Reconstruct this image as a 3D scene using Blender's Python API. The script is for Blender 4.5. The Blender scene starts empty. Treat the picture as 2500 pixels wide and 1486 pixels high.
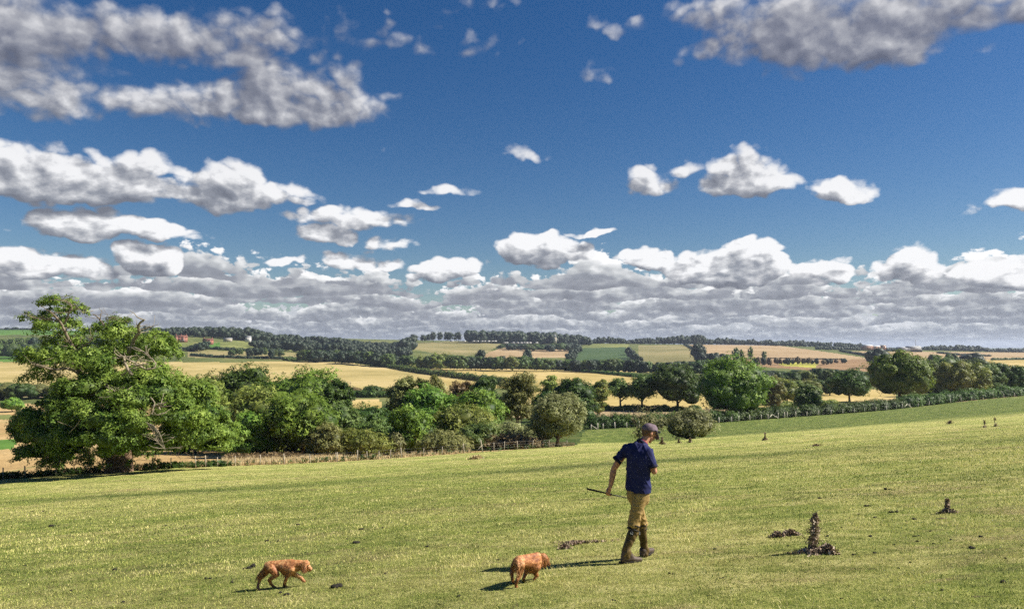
import bpy, math, random
import numpy as np
from mathutils import Vector, Matrix

# ---------------------------------------------------------------- camera, sky, sun, exposure
SC = bpy.context.scene
COL = SC.collection
F_PX, CX, CY = 1806.0, 1250.0, 743.0          # focal length and centre in photograph pixels (2500 x 1486)
PITCH = math.atan((848.0 - 743.0) / F_PX)     # the horizon lies a little under the centre
CP, SP = math.cos(PITCH), math.sin(PITCH)
SUN_EL, SUN_AZ = math.radians(41), math.radians(88)   # azimuth clockwise from +Y (the way the camera looks)

cam_data = bpy.data.cameras.new("camera")
cam_data.sensor_fit = 'HORIZONTAL'
cam_data.sensor_width = 36.0
cam_data.lens = 36.0 * F_PX / 2500.0
cam_data.clip_start = 0.1
cam_data.clip_end = 60000.0
camera = bpy.data.objects.new("camera", cam_data)
camera.location = (0, 0, 0)
camera.rotation_euler = (math.pi / 2 + PITCH, 0, 0)
COL.objects.link(camera)
SC.camera = camera

SC.render.engine = 'CYCLES'
SC.view_settings.view_transform = 'Standard'
SC.view_settings.look = 'None'
SC.view_settings.exposure = 1.0
SC.view_settings.gamma = 1.0
SC.view_settings.use_curve_mapping = False
SC.cycles.use_adaptive_sampling = True
SC.cycles.adaptive_threshold = 0.02
SC.cycles.use_denoising = False
SC.cycles.denoiser = 'OPENIMAGEDENOISE'
SC.cycles.denoising_input_passes = 'RGB_ALBEDO_NORMAL'
SC.cycles.denoising_prefilter = 'ACCURATE'
SC.cycles.max_bounces = 5
SC.cycles.diffuse_bounces = 3
SC.cycles.glossy_bounces = 2
SC.cycles.transmission_bounces = 3
SC.cycles.transparent_max_bounces = 6
SC.cycles.volume_bounces = 0
SC.cycles.sample_clamp_indirect = 4.0

sun_data = bpy.data.lights.new("sun", 'SUN')
sun_data.energy = 4.8
sun_data.angle = math.radians(0.5)
sun_data.color = (1.0, 0.93, 0.82)
sun = bpy.data.objects.new("sun", sun_data)
_sd = Vector((math.sin(SUN_AZ) * math.cos(SUN_EL), math.cos(SUN_AZ) * math.cos(SUN_EL), math.sin(SUN_EL)))
sun.rotation_euler = _sd.to_track_quat('Z', 'Y').to_euler()
COL.objects.link(sun)

def px_to_azel(px, py):
    u, v = (px - CX) / F_PX, (CY - py) / F_PX
    x, y, z = u, CP - v * SP, SP + v * CP
    return math.atan2(x, y), math.atan2(z, math.hypot(x, y))

class NT:
    """small helper to write node trees as expressions"""
    def __init__(self, tree):
        self.t = tree
    def node(self, kind, **kw):
        n = self.t.nodes.new(kind)
        for k, v in kw.items():
            setattr(n, k, v)
        return n
    def put(self, sock, v):
        if isinstance(v, bpy.types.NodeSocket):
            self.t.links.new(v, sock)
        elif v is not None:
            sock.default_value = v
    def m(self, op, a, b=None, c=None, clamp=False):
        n = self.node('ShaderNodeMath', operation=op, use_clamp=clamp)
        for i, v in enumerate((a, b, c)):
            if v is not None:
                self.put(n.inputs[i], v)
        return n.outputs[0]
    def vm(self, op, a, b=None, c=None):
        n = self.node('ShaderNodeVectorMath', operation=op)
        for i, v in enumerate((a, b, c)):
            if v is not None:
                self.put(n.inputs[i], v)
        return n.outputs['Value'] if op in ('DOT_PRODUCT', 'LENGTH', 'DISTANCE') else n.outputs['Vector']
    def vec(self, x=0.0, y=0.0, z=0.0):
        n = self.node('ShaderNodeCombineXYZ')
        for i, v in enumerate((x, y, z)):
            self.put(n.inputs[i], v)
        return n.outputs[0]
    def sep(self, v):
        n = self.node('ShaderNodeSeparateXYZ')
        self.put(n.inputs[0], v)
        return n.outputs
    def noise(self, vec, scale, detail=4.0, rough=0.5, dist=0.0, out='Fac'):
        n = self.node('ShaderNodeTexNoise')
        self.put(n.inputs['Vector'], vec)
        n.inputs['Scale'].default_value = scale
        n.inputs['Detail'].default_value = detail
        n.inputs['Roughness'].default_value = rough
        n.inputs['Distortion'].default_value = dist
        return n.outputs[out]
    def mix(self, f, a, b, blend='MIX'):
        n = self.node('ShaderNodeMix', data_type='RGBA', blend_type=blend)
        self.put(n.inputs[0], f)
        self.put(n.inputs[6], (*a, 1.0) if isinstance(a, tuple) and len(a) == 3 else a)
        self.put(n.inputs[7], (*b, 1.0) if isinstance(b, tuple) and len(b) == 3 else b)
        return n.outputs[2]
    def ramp(self, f, stops, interp='LINEAR'):
        n = self.node('ShaderNodeValToRGB')
        n.color_ramp.interpolation = interp
        el = n.color_ramp.elements
        while len(el) < len(stops):
            el.new(0.5)
        for e, (p, c) in zip(el, stops):
            e.position = p
            e.color = (*c, 1.0) if len(c) == 3 else c
        self.put(n.inputs[0], f)
        return n.outputs[0]
    def rng(self, v, a, b, c=0.0, d=1.0, kind='LINEAR'):
        n = self.node('ShaderNodeMapRange', interpolation_type=kind)
        for i, x in enumerate((v, a, b, c, d)):
            self.put(n.inputs[i], x)
        return n.outputs[0]

world = bpy.data.worlds.new("World")
SC.world = world
world.use_nodes = True
SKY_STRENGTH = 0.052
CK = 0.47 / SKY_STRENGTH        # brightness of a sunlit cloud in units of the physical sky
def build_world():
    t = world.node_tree
    t.nodes.clear()
    N = NT(t)
    sky = N.node('ShaderNodeTexSky', sky_type='NISHITA', sun_disc=False, sun_elevation=SUN_EL,
                 sun_rotation=SUN_AZ, altitude=100.0, air_density=1.0, dust_density=0.35, ozone_density=2.6)
    hs = N.node('ShaderNodeHueSaturation')
    hs.inputs['Hue'].default_value = 0.508
    hs.inputs['Saturation'].default_value = 1.36
    hs.inputs['Value'].default_value = 0.76
    t.links.new(sky.outputs[0], hs.inputs['Color'])
    d = N.node('ShaderNodeTexCoord').outputs['Generated']
    x, y, z = N.sep(d)
    az = N.m('ARCTAN2', x, y)
    el = N.m('ARCSINE', z)
    p0 = N.vec(az, el, 0.0)

    # clouds: (px, py, half width, half height, weight) measured in the photograph, kept as sky directions
    B = [(60, 60, 200, 85, .9), (-60, 150, 330, 130, 1.15), (160, 215, 250, 60, .9), (430, 95, 200, 60, .8), (620, 75, 120, 55, .75),
         (560, 150, 170, 35, .5), (300, 235, 240, 50, .95), (560, 250, 240, 42, .9), (770, 235, 175, 75, 1.3), (830, 175, 80, 60, .8),
         (930, 95, 120, 22, .12), (1140, 22, 90, 14, .2),
         (1500, 62, 85, 18, .45), (1700, 112, 60, 42, .85), (1655, 150, 55, 18, .3), (1900, 60, 210, 90, 1.1), (2150, 70, 300, 95, 1.2),
         (2380, 30, 200, 70, 1.1), (1760, 20, 110, 40, .7), (2420, 120, 40, 26, .3), (1470, 175, 40, 14, .15),
         (40, 400, 190, 82, 1.6), (180, 440, 210, 62, 1.35), (360, 400, 70, 32, .8), (560, 440, 90, 52, 1.2), (585, 475, 190, 42, 1.1),
         (600, 420, 42, 34, .6),
         (180, 545, 150, 36, 1.2), (360, 560, 160, 24, 1.1), (90, 535, 70, 32, .8),
         (860, 545, 135, 26, .75), (800, 582, 82, 30, 1.2), (880, 640, 100, 24, 1.0), (690, 640, 45, 14, .8), (960, 600, 60, 18, .5),
         (1005, 505, 42, 10, .45), (1120, 465, 52, 9, .3), (1280, 378, 40, 16, .5), (1500, 505, 50, 6, .2), (1415, 570, 40, 6, .3),
         (1580, 440, 65, 36, 1.2), (1665, 408, 42, 18, .5), (1800, 410, 58, 42, 1.2), (1830, 445, 110, 42, 1.2), (1890, 420, 40, 30, .8),
         (2080, 466, 88, 34, 1.4), (2370, 510, 42, 26, .5), (2480, 490, 60, 34, 1.0),
         (1320, 615, 95, 45, 1.5), (1575, 632, 65, 28, 1.2), (370, 630, 72, 45, 1.5), (1830, 650, 105, 46, 1.4), (1700, 655, 80, 38, 1.0),
         (2220, 660, 70, 52, 1.4), (2450, 670, 110, 40, 1.3), (60, 640, 190, 44, 1.2), (2000, 665, 80, 28, 1.0), (1090, 665, 80, 30, 1.0)]
    blobs = []
    for (px, py, w, h, a) in B:
        a0, e0 = px_to_azel(px, py)
        a1, _ = px_to_azel(px + w, py)
        _, e1 = px_to_azel(px, py - h)
        blobs.append((a0, e0, abs(a1 - a0) * 1.22, abs(e1 - e0) * 1.30, a))

    def puff(q, detail, bw=1.1):
        """billowing noise: soft fbm with rounded heads"""
        n1 = N.noise(q, 1.0, detail, 0.60, 0.10)
        b = N.m('ABSOLUTE', N.m('SUBTRACT', N.noise(N.vm('MULTIPLY', q, (1.9, 1.9, 1.9)), 1.0, 1.0, 0.5), 0.5))
        return N.m('MULTIPLY_ADD', b, bw, N.m('SUBTRACT', n1, 0.5 + .082 * bw))

    def density(p, detail):
        pa, pe, _ = N.sep(p)
        # clouds get flatter towards the horizon, as a real layer seen from below does
        lv = N.m('MULTIPLY_ADD', N.m('LOGARITHM', N.m('MAXIMUM', N.m('ADD', pe, 0.022), 0.004), math.e), 1.3, N.m('MULTIPLY', pe, 13.0))
        q = N.vec(N.m('MULTIPLY', pa, 13.0), lv, 0.0)
        n1 = N.m('MULTIPLY_ADD', N.m('SUBTRACT', N.noise(N.vm('MULTIPLY', q, (.36, .45, 1.0)), 1.0, 2.0, 0.5), 0.5), 0.75, N.m('MULTIPLY', puff(q, detail), .85))
        warp = N.noise(p, 9.0, 4.0, 0.6, 0.0, 'Color')
        pw = N.vm('MULTIPLY_ADD', warp, (0.09, 0.06, 0.0), p)
        pw = N.vm('ADD', pw, (-0.045, -0.03, 0.0))
        acc = None
        for (a0, e0, w, h, a) in blobs:
            qq = N.vm('MULTIPLY_ADD', pw, (1 / w, 1 / h, 0.0), (-a0 / w, -(e0 - .15 * h) / h, 0.0))
            q2 = N.vm('MAXIMUM', qq, N.vm('MULTIPLY', qq, (-1.0, -1.7, 0.0)))      # flat underneath, domed on top
            r2 = N.vm('DOT_PRODUCT', q2, q2)
            v = N.m('MULTIPLY_ADD', r2, -a, a)
            acc = v if acc is None else N.m('MAXIMUM', acc, v)
        acc = N.m('MINIMUM', N.m('MAXIMUM', acc, -1.0), 1.0)
        return N.m('MULTIPLY_ADD', n1, N.rng(pe, .08, .35, 3.0, 2.7), N.m('ADD', acc, N.rng(pe, .22, .34, 0.02, .22))), pe, n1, q

    D0, pe, n0, q0 = density(p0, 8.0)
    D1, _, n1, _ = density(N.vm('ADD', p0, (0.010, 0.018, 0.0)), 4.0)
    n2 = N.noise(N.vm('ADD', q0, (0.06, 0.09, 0.0)), 1.0, 8.0, 0.60, 0.10)
    n2a = N.noise(q0, 1.0, 8.0, 0.60, 0.10)
    soft = N.rng(pe, 0.12, 0.36, 0.42, 1.10)
    alpha = N.rng(D0, 0.0, soft, 0.0, 1.0, 'SMOOTHSTEP')
    lit = N.m('MULTIPLY_ADD', N.m('SUBTRACT', D0, D1), 0.50, N.m('MULTIPLY_ADD', N.m('SUBTRACT', n2a, n2), N.rng(pe, .12, .36, 2.0, 1.0), 0.50))
    thick = N.rng(D0, 0.2, 2.4, 0.0, 0.26)
    lit = N.m('SUBTRACT', lit, thick, clamp=True)
    # high clouds are seen from underneath: greyer; lower ones are seen from the side: whiter tops
    hi = N.rng(pe, 0.14, 0.42, 0.0, 1.0, 'SMOOTHSTEP')
    low = N.ramp(lit, [(0.0, (.20, .215, .26)), (.32, (.33, .35, .40)), (.58, (.62, .63, .66)), (.85, (1.05, 1.05, 1.06))])
    high = N.ramp(lit, [(0.0, (.12, .135, .20)), (.40, (.23, .245, .315)), (.72, (.43, .44, .49)), (1.0, (.72, .72, .75))])
    cloud = N.mix(hi, low, high)

    # the bank above the horizon: row behind row of cumulus, each with white heads and a flat grey base
    pa0, pe0, _ = N.sep(p0)
    base_col = hs.outputs[0]
    sky_lin = N.mix(1.0, hs.outputs[0], (1.0, 1.0, 1.0), 'MULTIPLY')
    far = N.mix(1.0, (.36, .41, .48), (1, 1, 1), 'MULTIPLY')
    col = sky_lin
    bank = [(-.004, .026, 44, 2.2, .66), (.009, .020, 40, 1.15, .46), (.018, .021, 34, .95, .34), (.028, .024, 28, .88, .24), (.040, .028, 22, .80, .14), (.053, .034, 17, .70, .05), (.067, .040, 13, .58, .0), (.085, .044, 11, .28, .0)]
    for i, (e0, H, fq, cover, melt) in enumerate(bank):
        q = N.vec(N.m('MULTIPLY_ADD', pa0, fq, 13.7 * i), N.m('MULTIPLY', pe0, fq * 1.75), 5.1 * i)
        q = N.vm('MULTIPLY', q, (1.45, 1.45, 1.0))
        nn = puff(q, 6.0, .5)
        qs = N.vm('ADD', q, (0.16, 0.24, 0.0))
        ns = puff(qs, 3.0, .5)
        hump = N.m('MULTIPLY_ADD', N.noise(N.vec(N.m('MULTIPLY_ADD', pa0, fq * .38, 7.3 * i), 0.0, 2.0 * i), 1.0, 2.0, 0.5), 3.6, cover - 1.8)
        wob = N.noise(N.vec(N.m('MULTIPLY_ADD', pa0, fq * .30, 3.1 * i), 9.0, 1.7 * i), 1.0, 2.0, 0.5)
        s = N.m('DIVIDE', N.m('SUBTRACT', pe0, N.m('MULTIPLY_ADD', N.m('SUBTRACT', wob, .5), H * 1.3, e0)), H)                      # 0 at the base, 1 at a full head
        topd = N.m('SUBTRACT', hump, s)
        botd = N.m('MULTIPLY', N.m('ADD', s, .12), 5.0)
        d = N.m('MULTIPLY_ADD', nn, 3.1, N.m('MINIMUM', topd, botd))
        al = N.rng(d, 0.0, 0.18, 0.0, 1.0, 'SMOOTHSTEP')
        L = N.m('MULTIPLY_ADD', N.m('SUBTRACT', nn, ns), 1.5, N.m('MULTIPLY_ADD', s, .60, .20))
        edge = N.rng(d, 0.0, 0.8, .24, 0.0)
        L = N.m('ADD', L, edge, clamp=True)
        cc = N.ramp(L, [(0.0, (.23, .245, .29)), (.34, (.34, .36, .41)), (.60, (.64, .66, .68)), (.88, (1.12, 1.12, 1.12))])
        cc = N.mix(melt, cc, far)
        cc = N.mix(1.0, cc, (CK, CK, CK), 'MULTIPLY')
        col = N.mix(N.m('MULTIPLY', al, N.rng(pe0, -0.03, 0.0, 0.0, 0.98)), col, cc)
    cloud = N.mix(1.0, cloud, (CK, CK, CK), 'MULTIPLY')
    col = N.mix(N.m('MULTIPLY', alpha, 0.97), col, cloud)
    bg = N.node('ShaderNodeBackground')
    t.links.new(col, bg.inputs[0])
    bg.inputs[1].default_value = SKY_STRENGTH
    out = N.node('ShaderNodeOutputWorld')
    t.links.new(bg.outputs[0], out.inputs[0])
    world.cycles.sampling_method = 'MANUAL'
    world.cycles.sample_map_resolution = 512
build_world()
# ---------------------------------------------------------------- the lie of the land
KY = [15, 30, 50, 62, 75, 90, 105, 120, 135, 150, 175, 230, 300, 400, 550, 750, 950, 1200, 1600, 2200, 3500, 9000, 14000]
KC = [-700, 0, 400, 800, 1200, 1500, 1750, 2100, 2500, 3200]
ROWS = {
    -700: [1440, 1310, 1235, 1210, 1190, 1165, 1142, 1122, 1108, 1092, 1072, 1040, 1008, 974, 936, 905, 882, 866, 830, 806, 812, 840, 845],
    0:    [1361, 1253, 1193, 1177, 1161, 1141, 1122, 1107, 1095, 1084, 1065, 1035, 1005, 972, 935, 905, 882, 868, 830, 805, 812, 840, 845],
    400:  [1331, 1227, 1170, 1153, 1142, 1127, 1112, 1099, 1088, 1077, 1060, 1032, 1003, 972, 937, 906, 884, 845, 815, 812, 818, 840, 845],
    800:  [1304, 1200, 1152, 1140, 1131, 1121, 1109, 1096, 1085, 1074, 1058, 1030, 1003, 973, 942, 912, 888, 866, 842, 828, 827, 842, 846],
    1200: [1277, 1174, 1127, 1114, 1106, 1101, 1094, 1086, 1078, 1069, 1055, 1028, 1000, 970, 940, 915, 900, 884, 855, 833, 836, 843, 846],
    1500: [1257, 1153, 1106, 1096, 1088, 1083, 1083, 1082, 1078, 1066, 1047, 1014, 986, 962, 936, 914, 900, 884, 856, 838, 840, 845, 847],
    1750: [1239, 1135, 1094, 1081, 1073, 1067, 1066, 1062, 1055, 1048, 1036, 1010, 985, 962, 936, 912, 897, 878, 850, 841, 843, 846, 847],
    2100: [1214, 1111, 1069, 1057, 1049, 1044, 1041, 1036, 1030, 1026, 1018, 1000, 977, 955, 932, 908, 893, 874, 856, 848, 850, 848, 848],
    2500: [1186, 1083, 1041, 1030, 1022, 1016, 1009, 1003, 998, 992, 984, 971, 956, 942, 922, 903, 889, 876, 865, 858, 856, 850, 849],
    3200: [1150, 1050, 1010, 999, 992, 986, 980, 974, 969, 965, 958, 949, 940, 930, 915, 900, 888, 876, 864, 858, 856, 850, 849]}

def row_to_slope(row):
    v = (CY - row) / F_PX
    return (SP + v * CP) / (CP - v * SP)

def pchip(xk, yk, xs):
    xk = np.asarray(xk, float); yk = np.asarray(yk, float)
    h = np.diff(xk); dl = np.diff(yk, axis=0) / (h if yk.ndim == 1 else h[:, None])
    m = np.zeros_like(yk)
    a, b = dl[:-1], dl[1:]
    hh = h if yk.ndim == 1 else h[:, None]
    w1, w2 = 2 * hh[1:] + hh[:-1], hh[1:] + 2 * hh[:-1]
    with np.errstate(divide='ignore', invalid='ignore'):
        mm = (w1 + w2) / (w1 / a + w2 / b)
    m[1:-1] = np.where(a * b > 0, mm, 0)
    m[0], m[-1] = dl[0], dl[-1]
    i = np.clip(np.searchsorted(xk, xs) - 1, 0, len(xk) - 2)
    t = (xs - xk[i]) / h[i]
    hi = h[i]
    if yk.ndim > 1:
        t = t[:, None]; hi = hi[:, None]
    return ((2*t**3 - 3*t**2 + 1) * yk[i] + (t**3 - 2*t**2 + t) * hi * m[i] + (-2*t**3 + 3*t**2) * yk[i+1] + (t**3 - t**2) * hi * m[i+1])

LY = np.linspace(math.log(15), math.log(14000), 700)
CC = np.linspace(-700, 3200, 500)
_Z = np.array([[row_to_slope(r) * Y for r, Y in zip(ROWS[c], KY)] for c in KC]).T        # [Y, c]
_Z1 = pchip(np.log(KY), _Z, LY)                                                         # [LY, KC]
ZT = pchip(KC, _Z1.T, CC).T                                                             # [LY, CC]

def near_plane(x, y):
    return -1.72 - 0.121 * y + 0.07 * x

RUT = [(-500, 1268), (0, 1226), (300, 1208), (700, 1187), (1000, 1165), (1250, 1150), (1500, 1131), (1750, 1117), (2100, 1096), (2500, 1072), (3000, 1046)]

def height(x, y):
    x = np.asarray(x, float); y = np.asarray(y, float)
    az = np.clip(np.arctan2(x, y), -0.83, 0.83)
    r = np.hypot(x, y)
    Y = np.maximum(r * np.cos(az), 1e-3)
    c = CX + F_PX * np.tan(az)
    a = np.clip((np.log(np.maximum(Y, 15.0)) - LY[0]) / (LY[1] - LY[0]), 0, len(LY) - 1.001)
    b = np.clip((c - CC[0]) / (CC[1] - CC[0]), 0, len(CC) - 1.001)
    i, j = a.astype(int), b.astype(int)
    fa, fb = a - i, b - j
    zt = (ZT[i, j] * (1 - fa) * (1 - fb) + ZT[i+1, j] * fa * (1 - fb) + ZT[i, j+1] * (1 - fa) * fb + ZT[i+1, j+1] * fa * fb)
    w = np.clip((Y - 13.0) / 14.0, 0, 1); w = w * w * (3 - 2 * w)
    z = near_plane(x, y) * (1 - w) + zt * w
    # small unevenness of a grazed pasture; a little more roll further out
    amp = np.clip(Y / 60.0, 0.25, 1.0)
    z = z + amp * (0.030 * np.sin(x * 1.9 + 1.3 * np.sin(y * 0.7)) * np.sin(y * 1.4 + 0.8 * np.sin(x * 1.1))
                   + 0.018 * np.sin(x * 4.7 + y * 2.1) * np.sin(y * 3.9 - x * 1.7))
    return z

def unproject(px, py, Y):
    """the point seen at photograph pixel (px, py), Y metres in front of the camera"""
    u, v = (px - CX) / F_PX, (CY - py) / F_PX
    k = Y / (CP - v * SP)
    return Vector((u * k, Y, (SP + v * CP) * k))

def project(x, y, z):
    fw = y * CP + z * SP
    up = -y * SP + z * CP
    fw = np.where(np.abs(fw) < 1e-6, 1e-6, fw)
    return CX + F_PX * x / fw, CY - F_PX * up / fw

def x_at(px, Y):
    """x of the ground point that appears in column px at distance Y"""
    x = (px - CX) / F_PX * Y
    for _ in range(3):
        z = float(height(x, Y))
        x = (px - CX) / F_PX * (Y * CP + z * SP)
    return x

def on_ground(px, Y):
    x = x_at(px, Y)
    return Vector((x, Y, float(height(x, Y))))

def hit(px, py, ymin=5.0, ymax=9000.0):
    """where the line of sight through (px, py) meets the land beyond ymin"""
    Ys = np.exp(np.linspace(math.log(ymin), math.log(ymax), 3000))
    u, v = (px - CX) / F_PX, (CY - py) / F_PX
    k = Ys / (CP - v * SP)
    g = (SP + v * CP) * k - height(u * k, Ys)
    s = np.where(g <= 0)[0]
    i = int(s[0]) if len(s) else int(np.argmin(np.abs(g)))
    Y = float(Ys[i])
    if i > 0 and len(s):
        Y = float(Ys[i-1] + (Ys[i] - Ys[i-1]) * g[i-1] / (g[i-1] - g[i] + 1e-12))
    kk = Y / (CP - v * SP)
    return Vector((u * kk, Y, float(height(u * kk, Y))))

# ---------------------------------------------------------------- object helpers
def mesh_np(name, verts, faces, mat=None, smooth=False, attrs=None, loops=None):
    """faces: (n,k) int array, or a list of such arrays (mixed polygon sizes)"""
    me = bpy.data.meshes.new(name)
    verts = np.asarray(verts, np.float32)
    fl = faces if isinstance(faces, list) else [faces]
    fl = [np.asarray(f, np.int32) for f in fl if len(f)]
    tot = sum(len(f) for f in fl)
    li = np.concatenate([f.ravel() for f in fl])
    sizes = np.concatenate([np.full(len(f), f.shape[1], np.int32) for f in fl])
    starts = np.concatenate([[0], np.cumsum(sizes)[:-1]]).astype(np.int32)
    me.vertices.add(len(verts)); me.vertices.foreach_set("co", verts.ravel())
    me.loops.add(len(li)); me.loops.foreach_set("vertex_index", li)
    me.polygons.add(tot); me.polygons.foreach_set("loop_start", starts)
    me.polygons.foreach_set("loop_total", sizes)
    if smooth:
        me.polygons.foreach_set("use_smooth", np.ones(tot, bool))
    for k, (dom, a) in (attrs or {}).items():
        at = me.attributes.new(k, 'FLOAT', dom)
        at.data.foreach_set("value", np.asarray(a, np.float32))
    me.update(calc_edges=True)
    me.validate()
    if mat is not None:
        for q in (mat if isinstance(mat, (list, tuple)) else [mat]):
            me.materials.append(q)
    return me

def link(name, me, parent=None, loc=None):
    o = bpy.data.objects.new(name, me)
    COL.objects.link(o)
    if parent is not None:
        o.parent = parent
    if loc is not None:
        o.location = loc
    return o

def tag(o, label=None, cat=None, group=None, kind=None):
    if label: o["label"] = label
    if cat: o["category"] = cat
    if group: o["group"] = group
    if kind: o["kind"] = kind
    return o

def thing(name, label, cat, loc=(0, 0, 0), rz=0.0, group=None):
    o = bpy.data.objects.new(name, None)
    o.empty_display_size = 0.3
    COL.objects.link(o)
    o.location = loc
    o.rotation_euler = (0, 0, rz)
    return tag(o, label, cat, group)

# ---------------------------------------------------------------- materials
def new_mat(name):
    m = bpy.data.materials.new(name)
    m.use_nodes = True
    m.node_tree.nodes.clear()
    return m, NT(m.node_tree)

def finish(m, N, color, rough=0.9, bump=None, bump_strength=0.3, bump_dist=0.05, spec=0.3, translucent=0.0, metallic=0.0, normal=None):
    b = N.node('ShaderNodeBsdfPrincipled')
    N.put(b.inputs['Base Color'], (*color, 1.0) if isinstance(color, tuple) and len(color) == 3 else color)
    N.put(b.inputs['Roughness'], rough)
    N.put(b.inputs['Specular IOR Level'], spec)
    N.put(b.inputs['Metallic'], metallic)
    if bump is not None:
        bn = N.node('ShaderNodeBump')
        bn.inputs['Strength'].default_value = bump_strength
        bn.inputs['Distance'].default_value = bump_dist
        N.put(bn.inputs['Height'], bump)
        m.node_tree.links.new(bn.outputs[0], b.inputs['Normal'])
    res = b.outputs[0]
    if translucent > 0:
        tr = N.node('ShaderNodeBsdfTranslucent')
        N.put(tr.inputs[0], color if not isinstance(color, tuple) else (*color, 1.0))
        mx = N.node('ShaderNodeMixShader')
        mx.inputs[0].default_value = translucent
        m.node_tree.links.new(res, mx.inputs[1])
        m.node_tree.links.new(tr.outputs[0], mx.inputs[2])
        res = mx.outputs[0]
    out = N.node('ShaderNodeOutputMaterial')
    m.node_tree.links.new(res, out.inputs[0])
    return m

def plain(name, color, rough=0.8, vary=0.18, scale=8.0, bump=0.2, bdist=0.02, spec=0.3, metallic=0.0):
    m, N = new_mat(name)
    co = N.node('ShaderNodeTexCoord').outputs['Object']
    n = N.noise(co, scale, 5.0, 0.6)
    dk = tuple(c * (1 - vary * 1.6) for c in color)
    lt = tuple(min(1, c * (1 + vary * 1.6)) for c in color)
    c = N.ramp(n, [(0.25, dk), (0.75, lt)])
    return finish(m, N, c, rough, n, bump, bdist, spec, metallic=metallic)

def field_mat(name, cols, streak=None, streak_scale=0.35, patch=0.012, tram=None, grain=0.6, mixamt=0.6):
    """crop or grass field seen from afar: drilled rows, patches of growth and grain"""
    m, N = new_mat(name)
    co = N.node('ShaderNodeTexCoord').outputs['Object']
    big = N.noise(co, patch, 4.0, 0.6)
    mid = N.noise(co, grain, 5.0, 0.7)
    f = N.m('ADD', N.m('MULTIPLY', big, 0.62), N.m('MULTIPLY', mid, 0.38))
    c = N.ramp(f, [(0.36, cols[0]), (0.50, cols[1]), (0.64, cols[2])])
    if streak is not None:
        ang = streak
        sx, sy, _ = N.sep(co)
        across = N.m('ADD', N.m('MULTIPLY', sx, math.cos(ang)), N.m('MULTIPLY', sy, math.sin(ang)))
        along = N.m('MULTIPLY', N.m('SUBTRACT', N.m('MULTIPLY', sy, math.cos(ang)), N.m('MULTIPLY', sx, math.sin(ang))), 0.02)
        sn = N.noise(N.vec(across, along, 0.0), streak_scale, 3.0, 0.6)
        c = N.mix(N.rng(sn, 0.40, 0.66, 0.0, mixamt), c, cols[0])
        if tram is not None:
            w = N.m('ABSOLUTE', N.m('SUBTRACT', N.m('FRACT', N.m('MULTIPLY', across, 1.0 / tram[0])), 0.5))
            c = N.mix(N.m('MULTIPLY', N.m('LESS_THAN', w, tram[1]), 0.55), c, tram[2])
    return finish(m, N, c, 1.0, mid, 0.5, 0.4, 0.1)
# ---------------------------------------------------------------- ground, cut into its fields
FENCE = [(-900, 56), (-700, 58), (0, 67), (400, 72), (800, 80), (1200, 88), (1400, 96), (1425, 175), (1500, 177), (1750, 182), (2100, 212), (2500, 252), (3200, 300), (4000, 330)]
def fence_y(c):
    return np.interp(c, [p[0] for p in FENCE], [p[1] for p in FENCE])

def in_poly(px, py, poly):
    inside = np.zeros(px.shape, bool)
    n = len(poly)
    for i in range(n):
        x0, y0 = poly[i]; x1, y1 = poly[(i + 1) % n]
        if y0 == y1: continue
        c = ((y0 > py) != (y1 > py)) & (px < (x1 - x0) * (py - y0) / (y1 - y0) + x0)
        inside ^= c
    return inside

M_pasture, N = new_mat("pasture_turf")
co = N.node('ShaderNodeTexCoord').outputs['Object']
sx, sy, sz = N.sep(co)
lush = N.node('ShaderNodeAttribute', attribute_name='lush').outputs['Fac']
n_big = N.noise(N.vm('MULTIPLY', co, (.6, 1.5, 1.0)), 0.13, 4.0, 0.6, 0.5)
n_mid = N.noise(N.vm('MULTIPLY', co, (.7, 1.2, 1.0)), 0.9, 4.0, 0.65, 0.5)
n_all = N.noise(N.vm('MULTIPLY', co, (.8, 1.0, 1.0)), 2.6, 12.0, 0.86, 0.3)
n_fine = N.noise(co, 9.0, 6.0, 0.75, 0.4)
n_blade = N.noise(N.vm('MULTIPLY', co, (1.0, 0.6, 1.0)), 42.0, 4.0, 0.8, 0.8)
f = N.m('ADD', N.m('MULTIPLY', n_big, 0.42), N.m('ADD', N.m('MULTIPLY', n_mid, 0.33), N.m('MULTIPLY', n_all, 0.25)))
dryness = N.rng(f, 0.455, 0.56)
g = N.m('ADD', N.m('MULTIPLY', n_blade, .42), N.m('MULTIPLY', n_all, .58))
green = N.ramp(g, [(0.37, (.038, .058, .012)), (0.48, (.22, .27, .055)), (0.60, (.50, .53, .14))])
straw = N.ramp(g, [(0.37, (.10, .08, .032)), (0.48, (.42, .40, .118)), (0.60, (.76, .71, .30))])
c = N.mix(dryness, green, straw)
worn = N.noise(N.vm('MULTIPLY', co, (.5, 1.6, 1.0)), 0.42, 5.0, 0.7, 1.0)
c = N.mix(N.rng(worn, 0.53, 0.66, 0.0, 0.62), c, N.ramp(g, [(0.38, (.07, .05, .026)), (0.60, (.50, .38, .20))]))
lush_shade_col = N.ramp(g, [(0.38, (.012, .032, .006)), (0.5, (.045, .088, .014)), (0.62, (.14, .20, .036))])
streak = N.noise(N.vm('MULTIPLY', co, (.22, 1.3, 1.0)), 0.55, 4.0, 0.65, 0.8)
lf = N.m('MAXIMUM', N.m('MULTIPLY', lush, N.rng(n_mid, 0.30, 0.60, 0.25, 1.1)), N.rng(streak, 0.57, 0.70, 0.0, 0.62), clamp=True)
c = N.mix(lf, c, lush_shade_col)
n_soil = N.noise(co, 2.2, 5.0, 0.75, 0.6)
c = N.mix(N.m('MULTIPLY', N.m('GREATER_THAN', n_soil, 0.68), 0.7), c, N.ramp(n_blade, [(0.35, (.045, .034, .018)), (0.65, (.30, .22, .12))]))
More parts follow.
